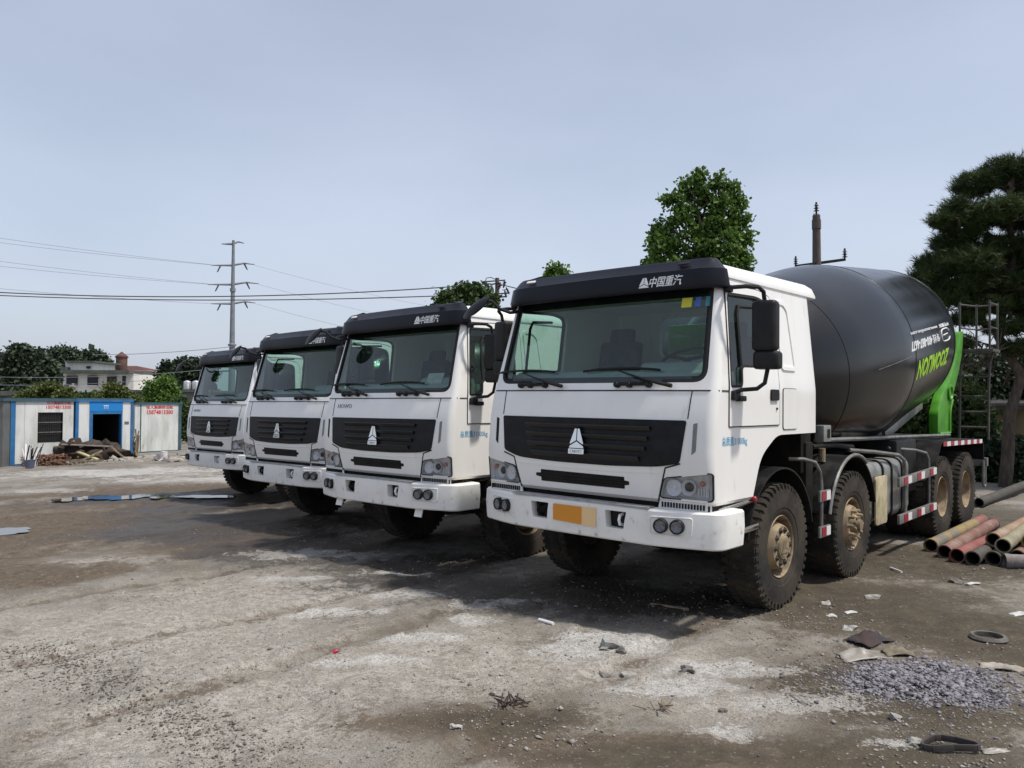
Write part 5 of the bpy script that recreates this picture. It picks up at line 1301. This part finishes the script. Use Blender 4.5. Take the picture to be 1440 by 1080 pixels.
for k_, (pa, pb, lab_) in enumerate((((96, 652), (70, 650), 'dark beam poking out left of the dark tarpaulin heap'), ((150, 651), (120, 653), 'brown pole lying across the rubble front'), ((160, 648), (182, 647), 'short stake pointing right under the gateway plaque'), ((100, 650), (112, 652), 'pale lath standing up out of the tarpaulin heap'))):
    a_ = near_wall(*pa); b_ = near_wall(*pb); plank(lab_, a_ + Vector((0, -.3, .35 + .1 * k_)), b_ + Vector((0, -.4, .12 + (.7 if k_ == 3 else 0))), .07, .06, WOOD)
q = near_wall(118, 652); plank('short yellowish plank sticking out of the rubble', q + Vector((-.1, -.2, .42)), q + Vector((.75, -.5, .18)), .16, .05, pmat('yellow_wood', (.42, .38, .18), (.32, .28, .14), scale=6, rough=.8))
q = near_wall(82, 655); plank('thin pale stick lying low across the scrap', q + Vector((-.3, -.2, .16)), q + Vector((1.0, -.3, .26)), .06, .05, WOOD)
q = near_wall(128, 654); plank('weathered brown plank low on the rubble front', q + Vector((-.5, -.4, .15)), q + Vector((.6, -.4, .2)), .12, .05, WOOD)
q = near_wall(42, 656.5); SL = tag(empty('slat_bundle', q), 'bundle of pale crossed strips leaning by the cabin wall', 'slats')
for k in range(16):
    x = random.uniform(-.22, .22)
    G().bar((x, random.uniform(-.1, .1), .02), (x + random.uniform(-.22, .22), random.uniform(.1, .25), random.uniform(.55, .8)), .035, .02).build('slat', 'wref' if k % 3 else 'dark', SL)
q = near_wall(45, 658.5); BK = tag(empty('bucket', q + Vector((.08, -.25, 0))), 'slate blue bucket in front of the pale strips', 'bucket')
G().lathe([(.01, 0), (.01, .13), (.26, .17), (.27, .18), (.26, .165), (.03, .12), (.03, 0)], (0, 0, 0), (0, 0, 1), 20).build('bucket_body', pmat('bucket_blue', (.10, .11, .17), rough=.5), BK, 30)
for i, (px, py, r_) in enumerate(((220, 647, .13), (231, 646, .12))):
    q = near_wall(px, py); BK = tag(empty('pail', q), ('white plastic pail tipped on its side on the pale ground', 'white plastic pail standing upright near the farthest truck')[i], 'bucket')
    ax = (.7, -.7, .15) if i == 0 else (0, 0, 1)
    G().lathe([(-.02, 0), (-.02, r_ * .85), (.27, r_), (.28, r_ * 1.06), (.24, r_ * .95), (.02, r_ * .8), (.02, 0)], (0, 0, r_ * .8 if i == 0 else .02), ax, 20).build('pail_body', 'wref', BK, 30)
q = near_wall(189, 642); PB = tag(empty('post_bundle', q), 'bundle of upright brown sticks at the gateway corner', 'sticks')
for k in range(9): G().tube([(random.uniform(-.15, .15), random.uniform(-.1, .1), 0), (random.uniform(-.22, .22), random.uniform(-.05, .2), random.uniform(.6, 1.15))], .028, 6).build('stick', WOOD, PB)
for i, (px, py) in enumerate(((165, 645), (172, 644))):
    q = near_wall(px, py); o = G().lathe([(0, 0), (0, .13), (.25, .11), (.55, .12), (.56, .09), (.5, .08), (.5, 0)], q, (.05, 0, 1), 14).build('boot_post', 'black', None, 40)
    o.name = 'drum_stub'; tag(o, ('short black stub by the gateway, the left of the pair', 'short black stub by the gateway, the right of the pair')[i], 'stub', 'black stubs by the gateway')
for i in range(7):
    px, py = ((203, 648), (210, 645), (246, 648), (238, 650), (190, 650), (180, 648), (255, 641))[i]
    lumpy('rubble_stone', ('flat pale lump near the tipped pail', 'dark lump behind the tipped pail', 'grey lump beside the upright pail', 'low lump in front of the upright pail', 'brown lump below the stick bundle', 'pale lump below the gateway plaque', 'small lump at the end of the plain cabin')[i], 'stone', px, py, .3, .2, .14, pmat('lump%d' % i, (.2 + .05 * (i % 3), .18 + .05 * (i % 3), .16 + .04 * (i % 3)), rough=.9), 20 + i, .4, 2, 'lumps along the cabins')

# ================================================================== pipes
def pmatpipe(name, a, b, c):
    f = lambda q: tuple(.62 * x + .38 * y for x, y in zip(q, (.085, .07, .055)))
    return pmat(name, f(a), f(b), scale=3.5, lo=.42, hi=.58, rough=.8, c3=f(c), scale3=14, lo3=.46, hi3=.64, bump=.3, bscale=40)
PD = Vector((.68, .733, 0)).normalized(); PN = Vector((PD.y, -PD.x, 0))
PIN = pmat('pipe_inside', (.02, .017, .015), rough=.9)
PIPES = [(10.57, -2.80, .085, 'yellow and grey flaking pipe with red far end, leftmost of the pile', ((.38, .26, .06), (.17, .17, .15), (.30, .24, .16)), .02, 'far'),
         (10.22, -2.56, .085, 'dusty red pipe lying against the yellow and grey pipe', ((.26, .09, .07), (.36, .22, .17), (.18, .12, .10)), .03, None),
         (10.06, -2.39, .085, 'brightest red pipe, third along the bottom of the pile', ((.34, .045, .045), (.36, .12, .10), (.22, .08, .07)), -.02, None),
         (10.0, -2.22, .085, 'black pipe end at the bottom of the pile, under the tan pipe', ((.06, .055, .05), (.09, .08, .07), (.05, .04, .035)), 0, None),
         (10.15, -2.05, .085, 'dark pipe almost hidden in the middle of the bottom row', ((.05, .045, .04), (.08, .07, .06), (.05, .04, .035)), 0, None),
         (10.62, -2.14, .228, 'tan and rust-orange pipe lying on top of the pile', ((.36, .22, .12), (.44, .34, .25), (.30, .16, .08)), .0, None),
         (10.24, -1.97, .226, 'cream and olive pipe on top of the pile, right of the tan pipe', ((.36, .32, .20), (.26, .24, .14), (.42, .38, .28)), .03, None),
         (10.46, -1.87, .085, 'olive and maroon pipe in the bottom row', ((.22, .17, .08), (.25, .08, .07), (.16, .12, .07)), .02, None),
         (10.36, -1.69, .085, 'dark red pipe at the right edge of the picture', ((.24, .05, .05), (.16, .05, .045), (.3, .14, .12)), .02, None),
         (10.75, -1.80, .226, 'ochre pipe on top of the pile at the right edge', ((.30, .22, .07), (.36, .30, .16), (.22, .16, .08)), .02, None)]
for i, (s_, n_, z_, lab, cols, yaw, xt) in enumerate(PIPES):
    Pp = PD * s_ + PN * n_; T = tag(empty('steel_pipe', (Pp.x, Pp.y, float(zg(Pp.x)) + z_)), lab, 'pipe', 'pile of concrete pump pipes')
    T.rotation_euler = (0, 0, math.atan2(PD.y, PD.x) + yaw)
    ln = 2.9 + .1 * (i % 3)
    pm = pmatpipe('pipe_paint', *cols)
    G().lathe([(.0, .083), (.0, .070), (ln, .070), (ln, .083), (ln - .05, .084), (ln - .052, .077), (.052, .077), (.05, .084)], (0, 0, 0), (1, 0, 0), 28, True).build('pipe_body', pm, T, 35)
    G().lathe([(.06, .0695), (ln - .06, .0695)], (0, 0, 0), (1, 0, 0), 20).build('bore', PIN, T, 60)
    if xt == 'far': G().lathe([(ln - .5, .0785), (ln - .05, .0785), (ln - .05, .0775), (ln - .5, .0775)], (0, 0, 0), (1, 0, 0), 28, True).build('red_band', pmatpipe('pipe_red', (.32, .05, .06), (.38, .12, .12), (.25, .10, .09)), T, 35)
q = gnd(1416, 800); T = tag(empty('steel_pipe', (q.x, q.y + .05, .075)), 'single grey pipe lying apart in front of the pile, cut by the picture edge', 'pipe'); T.rotation_euler = (0, 0, R(-12))
G().lathe([(0, .085), (0, .07), (2.2, .07), (2.2, .08), (.06, .08), (.055, .086)], (0, 0, 0), (1, 0, 0), 28, True).build('pipe_body', pmatpipe('pipe_grey', (.30, .28, .30), (.24, .22, .22), (.18, .15, .14)), T, 35)
a = gnd(1386, 716); b = gnd(1470, 686)
T = tag(empty('steel_pipe', (a.x, a.y + .2, .085)), 'long dark grey pipe lying behind the coloured pile', 'pipe'); d = b - a; T.rotation_euler = (0, R(-1), math.atan2(d.y, d.x))
G().lathe([(0, .085), (0, .07), (5, .07), (5, .08), (4.9, .084), (.1, .084)], (0, 0, 0), (1, 0, 0), 28, True).build('pipe_body', pmatpipe('pipe_dark', (.035, .033, .031), (.06, .055, .05), (.03, .026, .022)), T, 35)
# bits of wire and rod by the rear wheels
q = gnd(1388, 712)
T = tag(G().tube([q + Vector((math.cos(t) * .25 - .1, .15 * math.sin(2 * t) + .4, .08 + .1 * math.sin(t) ** 2)) for t in np.linspace(0, 5, 24)], .012, 6).build('wire_coil', 'steel', None), 'loose coil of grey wire by the rearmost wheel', 'wire')

# ================================================================== small things on the ground
def on(px, py, dz=0):
    q = gnd(px, py); q.z = float(ground_z(q.x, q.y)) + dz; return q
ROCKM = [pmat('rock_%d' % i, a, b, scale=9, rough=.9, bump=.4, bscale=25) for i, (a, b) in enumerate((((.30, .29, .27), (.20, .19, .17)), ((.12, .11, .10), (.18, .165, .15)), ((.42, .41, .39), (.3, .28, .26))))]
for px, py, r_, m_, lab in ((858, 912, .055, 0, 'broken grey concrete lump with a pale top, largest of the clump'), (872, 917, .035, 1, 'small dark stone just right of the largest concrete lump'), (848, 940, .028, 1, 'flat dark stone left below the concrete lump'),
                            (886, 944, .040, 0, 'rounded grey stone in front of the concrete lump'), (968, 946, .035, 1, 'dark stone on the white cement streak'), (1018, 999, .018, 1, 'tiny dark stone near the bottom middle cement patch'),
                            (640, 1026, .022, 2, 'small white stone by the bottom centre tyre rut'), (1193, 886, .045, 2, 'pale flat stone behind the dark cloth'), (1227, 842, .05, 0, 'grey stone between the front wheel and the pipes'),
                            (1160, 850, .03, 2, 'small pale stone right of the front wheel'), (1260, 1012, .03, 0, 'grey stone at the lower edge of the stone heap'), (1290, 1046, .03, 0, 'grey stone above the strap loop'), (1345, 818, .05, 1, 'dark clod in front of the pipe pile')):
    lumpy('stone', lab, 'stone', px, py, r_ * 1.3, r_, r_ * .8, ROCKM[m_], int(px), .75, 2, 'single stones on the yard', on(px, py, .004))
PLAST = pmat('dirty_plastic', (.28, .26, .23), (.17, .15, .12), scale=9, rough=.45)
def sheet(name, label, cat, px, py, sx, sy, mt, seed, h=.03, rz=0):
    q = on(px, py, .006); n = 14; V = []; rnd = np.random.default_rng(seed)
    for j in range(n):
        for i in range(n):
            u = i / (n - 1) - .5; v = j / (n - 1) - .5; e = .75 + .5 * float(fbm(np.array(u * 2.6 + seed * 3.1), np.array(v * 2.6), seed + 50, 3)) + rnd.normal(0, .02)
            z = float(fbm(np.array(u * 5 + seed), np.array(v * 5), seed, 3)) * h * max(0, 1.1 - 1.7 * math.hypot(u, v))
            V.append((u * sx * e, v * sy * e, z))
    Fc = [(j * n + i, j * n + i + 1, j * n + n + i + 1, j * n + n + i) for j in range(n - 1) for i in range(n - 1)]
    o = G().add(V, Fc).build(name, mt, None, 60, fix=False); m_ = o.modifiers.new('s', 'SOLIDIFY'); m_.thickness = .003
    o.location = q; o.rotation_euler = (0, 0, rz); return tag(o, label, cat)
sheet('plastic_bag', 'crumpled dirty translucent bag at the top left of the stone heap', 'bag', 1212, 920, .36, .20, PLAST, 2, .10, .2)
sheet('cloth', 'dark brown wet cloth crumpled behind the dirty bag', 'cloth', 1222, 902, .30, .22, pmat('dark_cloth', (.05, .03, .028), (.03, .028, .03), scale=8, rough=.9), 5, .12, .6)
sheet('cardboard', 'small tan scrap of sacking right of the dirty bag', 'scrap', 1262, 918, .20, .14, pmat('sacking', (.18, .155, .11), (.13, .11, .08), scale=9, rough=.9), 7, .08)
sheet('cloth', 'whitish torn cloth lying right of the stone heap', 'cloth', 1408, 938, .26, .12, pmat('white_cloth', (.36, .33, .28), (.24, .21, .17), scale=9, rough=.9), 9, .08, -.4)
sheet('paper_scrap', 'white paper scrap nearest to the front wheel', 'paper', 1169, 867, .09, .05, 'paper', 11, .04)
sheet('paper_scrap', 'white paper scrap behind the pale flat stone', 'paper', 1196, 860, .12, .06, 'paper', 13, .03, .3)
sheet('paper_scrap', 'thin white scrap in front of the pipe pile', 'paper', 1368, 823, .16, .06, 'paper', 15, .03, .3)
sheet('paper_scrap', 'torn pale paper at the right edge, below the single pipe', 'paper', 1432, 862, .18, .09, 'paper', 17, .04, .3)
sheet('plastic_scrap', 'small flat pale scrap beside the strap loop', 'scrap', 1402, 1058, .16, .06, PLAST, 19, .03)
def tubething(name, label, cat, P, r, mt): return tag(G().tube(P, r, 8).build(name, mt, None), label, cat)
q0 = on(1252, 801, .02); q1 = on(1268, 807, .02); tubething('stick', 'short straight white stick between the wheels and the pipes', 'stick', [q0, q1], .012, 'wref')
q0 = on(758, 872, .012); q1 = on(778, 878, .012); tubething('stick', 'white splinter of wood on the edge of the truck shadow', 'stick', [q0, q1], .014, 'wref')
q0 = on(915, 853, .015); q1 = on(968, 862, .015); tubething('rod', 'thin rod lying in the shadow before the front wheel', 'rod', [q0, q1], .012, WOOD)
rr_ = pmat('dull_rubber', (.035, .028, .026), (.06, .05, .045), scale=9, rough=.7)
q = on(1338, 1058, .012)
path_ = [(-.155, .0), (-.13, .03), (-.04, .095), (.0, .10), (.06, .075), (.13, .02), (.14, -.012), (.115, -.03), (.0, -.022), (-.12, -.035), (-.155, -.02), (-.155, .0)]
g = G()
for (a, b) in zip(path_[:-1], path_[1:]): g.bar(q + Vector((a[0], a[1], .01)), q + Vector((b[0], b[1], .01)), .012, .034)
tag(g.build('strap_loop', rr_, None, bevel=.003), 'dark rubber strap lying in a pointed loop near the bottom edge', 'strap')
q = on(1390, 899, .02); g = G().lathe([(-.022, .12), (.0, .135), (.022, .12), (.02, .10), (-.02, .10)], q, (0, 0, 1), 32, True)
tag(g.build('rubber_ring', pmat('ring_grey', (.05, .045, .04), (.14, .13, .115), scale=9, rough=.8), None, 40), 'grey rubber ring lying flat behind the whitish cloth', 'ring')
tag(G().lathe([(0, .016), (.02, .018), (.04, .010), (.045, 0)], on(468, 921, .010), (.8, .3, .3), 10).build('plastic_scrap', 'red', None, 40), 'tiny bright red plastic bit on the pale ground', 'scrap')
for px, py, n_, lab in ((718, 992, 9, 'tangle of dark dry stalks in the tyre rut'), (930, 1000, 4, 'few dark twigs on the mud')):
    T = tag(empty('twigs', on(px, py)), lab, 'twigs')
    g = G()
    for _ in range(n_ * 2): a = random.uniform(0, 6.3); L_ = random.uniform(.05, .11); c = Vector((random.gauss(0, .05), random.gauss(0, .03), .015)); g.tube([c, c + Vector((math.cos(a) * L_, math.sin(a) * L_, random.uniform(0, .05)))], .005, 5)
    g.build('stalk', WOOD if n_ < 5 else TARP, T, 0); T.children[0]['kind'] = 'stuff'

# ================================================================== poles and wires
CONC = pmat('pole_concrete', (.085, .066, .058), (.13, .105, .095), scale=5, rough=.9, stretch=(1, 1, .3))
INS = pmat('insulator', (.05, .035, .04), rough=.25)
GALV = pmat('galvanised', (.20, .215, .24), (.16, .17, .19), scale=2, rough=.6)
def insulator(name, parent, p, ax, n=3, s=1.0):
    prof = [(0, .0), (0, .02 * s)]
    for k in range(n): prof += [(.03 * s + k * .06 * s, .025 * s), (.035 * s + k * .06 * s, .07 * s - .006 * k * s), (.055 * s + k * .06 * s, .03 * s)]
    prof += [(.06 * s + n * .06 * s, .02 * s), (.06 * s + n * .06 * s, 0)]
    return G().lathe(prof, p, ax, 12).build(name, INS, parent, 40)
def wire(label, a, b, sag, r, mt='black', n=28, group='overhead wires'):
    a = Vector(a); b = Vector(b)
    P = [a.lerp(b, k / n) - Vector((0, 0, sag * 4 * (k / n) * (1 - k / n))) for k in range(n + 1)]
    return tag(G().tube(P, r, 5).build('overhead_wire', mt, None, 60, fix=False), label, 'wire', group)
# pole behind the drum
Y = 20.0; b = at(1148.5, 372, Y); zt = at(1148, 303, Y).z
UP1 = tag(empty('utility_pole', (b.x, Y, 0)), 'concrete utility pole with one low crossarm behind the black drum', 'pole', 'concrete utility poles')
G().lathe([(-.2, .16), (zt - .35, .098), (zt - .35, .112), (zt - .12, .112), (zt - .12, .097), (zt, .095), (zt, 0)], (0, 0, 0), (0, 0, 1), 20).build('shaft', CONC, UP1, 40)
za_ = at(1150, 368, Y).z
l = at(1119, 374.5, Y - .3); r_ = at(1188, 365, Y + .3)
G().bar(l - UP1.location, r_ - UP1.location, .07, .07).build('crossarm', 'black', UP1)
insulator('insulator', UP1, l - UP1.location + Vector((0, 0, .03)), (0, 0, 1), 3, .95); insulator('insulator', UP1, r_ - UP1.location + Vector((0, 0, .03)), (0, 0, 1), 3, 1.1)
insulator('insulator', UP1, (0, 0, zt + .08), (0, 0, 1), 3, 1.1); G().tube([(0, 0, zt - .1), (0, 0, zt + .1)], .022, 6).build('top_pin', 'black', UP1)
G().tube([(-.10, 0, zt - .25), (-.06, 0, zt + .04), (.06, 0, zt + .04), (.10, 0, zt - .25)], .018, 6).build('top_bracket', 'steel', UP1)
# pole behind the second cab
Y = 38.0; b = at(699, 470, Y); zt = at(699, 391, Y).z; k_ = Y / F_PX
UP2 = tag(empty('utility_pole', (b.x, Y, 0)), 'concrete utility pole carrying two tiers of insulators between the first two cabs', 'pole', 'concrete utility poles')
G().lathe([(-.2, .17), (zt, .10), (zt, 0)], (0, 0, 0), (0, 0, 1), 16).build('shaft', CONC, UP2, 40)
for py, x0, x1, dy in ((394, 684, 710, .5), (398, 690, 704, -.4), (412, 688, 716, .4), (417, 690, 712, -.4)):
    l = at(x0, py + 2, Y - dy) - UP2.location; r_ = at(x1, py, Y + dy) - UP2.location
    G().bar(l, r_, .06, .06).build('crossarm', 'black', UP2)
    for e in (l, r_): insulator('insulator', UP2, e + Vector((0, 0, -.05)), (random.uniform(-.5, .5), -.2, -1 if py < 400 else 1), 3, 1.5)
G().tube([at(682, 398, Y) - UP2.location, at(684, 391, Y) - UP2.location, at(690, 390, Y) - UP2.location, at(697, 393, Y) - UP2.location], .02, 5).build('jumper_wire', 'black', UP2)
G().tube([at(716, 414, Y) - UP2.location, at(714, 407, Y) - UP2.location, at(706, 408, Y) - UP2.location], .02, 5).build('jumper_wire', 'black', UP2)
# steel monopole of the power line
Y = 120.0; b = at(325, 600, Y); k_ = Y / F_PX; zt = at(325, 338, Y).z
TP = tag(empty('transmission_pole', (b.x, Y, 0)), 'tall grey steel power line pole with four pairs of arms', 'pole')
G().lathe([(0, .55), (at(325, 487, Y).z, .42), (at(325, 487, Y).z + .1, .62), (at(325, 485, Y).z + .1, .62), (at(325, 484, Y).z + .1, .40), (zt, .20), (zt, 0)], (0, 0, 0), (0, 0, 1), 16).build('shaft', GALV, TP, 40)
for py, x0, x1, up_ in ((343, 312, 343, 3), (373, 297, 358, 5), (400, 292, 364, 5), (427, 297, 359, 5)):
    c = at(326, py, Y) - TP.location
    for xe, sg in ((x0, -1), (x1, 1)):
        e = at(xe, py - (0 if sg < 0 else 1), Y + sg * 2) - TP.location; m_ = at(326 + (xe - 326) * .55, py - (0 if sg < 0 else 3), Y + sg) - TP.location
        G().tube([c, m_, e], [.20, .14, .07], 8).build('arm', GALV, TP)
        if py > 350: insulator('insulator_string', TP, m_ + Vector((0, 0, -.1)), (sg * .5, 0, -1), 5, 3.0)
for py in (410, ): G().lathe([(0, .42), (.5, .42)], (0, 0, at(325, py, Y).z), (0, 0, 1), 12).build('flange', GALV, TP)
WG = pmat('thin_wire', (.22, .24, .28), rough=.6)
for i, (py0, ay, ax_) in enumerate(((323, 372, 297), (335, 373, 305), (360, 399, 292), (373, 400, 300), (408, 427, 297))):
    wire('faint power wire running left from the steel pole, number %s from the top' % ('one', 'two', 'three', 'four', 'five')[i], at(-260, py0 - 30, 100), at(ax_, ay, 119), .5, .026, WG)
for i, (ax_, ay, ex, ey) in enumerate(((358, 373, 560, 425), (364, 400, 560, 450), (359, 427, 520, 470))):
    wire('faint power wire falling right from the %s arm of the steel pole' % ('upper', 'middle', 'lower')[i], at(ax_, ay, 121), at(ex + 100, ey + 15, 150), .6, .022, WG)
BRW = pmat('cable_brown', (.075, .062, .06), rough=.7)
pA = at(699, 398, 37.8)
wire('thick dark cable crossing low over the cabins, upper of the pair', at(-330, 384, 40), at(690, 399, 37.8), .9, .028, BRW)
wire('thick dark cable crossing low over the cabins, lower of the pair', at(-330, 394, 40.5), at(690, 413, 37.8), .62, .026, BRW)
wire('sagging service cable from the tower towards the far cab', at(130, 499, 60), at(330, 487, 58), .15, .022, WG)
wire('lower thin cable over the bushes towards the far cab', at(-60, 528, 50), at(300, 519, 50), .3, .016, WG)
wire('lowest thin cable across the dark conifer', at(-60, 540, 49), at(230, 533, 49), .2, .014, WG)
wire('cable running right from the pole behind the second cab', at(704, 400, 38), at(1000, 438, 60), .5, .025, 'black')

# a far wood closing the horizon behind the yard
n = 5200; a = RNG.uniform(R(-75), R(75), n); d_ = RNG.uniform(150, 190, n)
C_ = np.stack([d_ * np.sin(a), d_ * np.cos(a), RNG.uniform(0, 1, n) ** .7 * (5.5 + 2.5 * np.sin(a * 23) + 1.5 * np.sin(a * 61))], -1)
o = leaf_mesh('far_wood', C_, 8, 1.0, 1.6, LEAF_FAR, None)
tag(o, 'far low wood along the horizon behind the trucks', None, None, 'stuff')
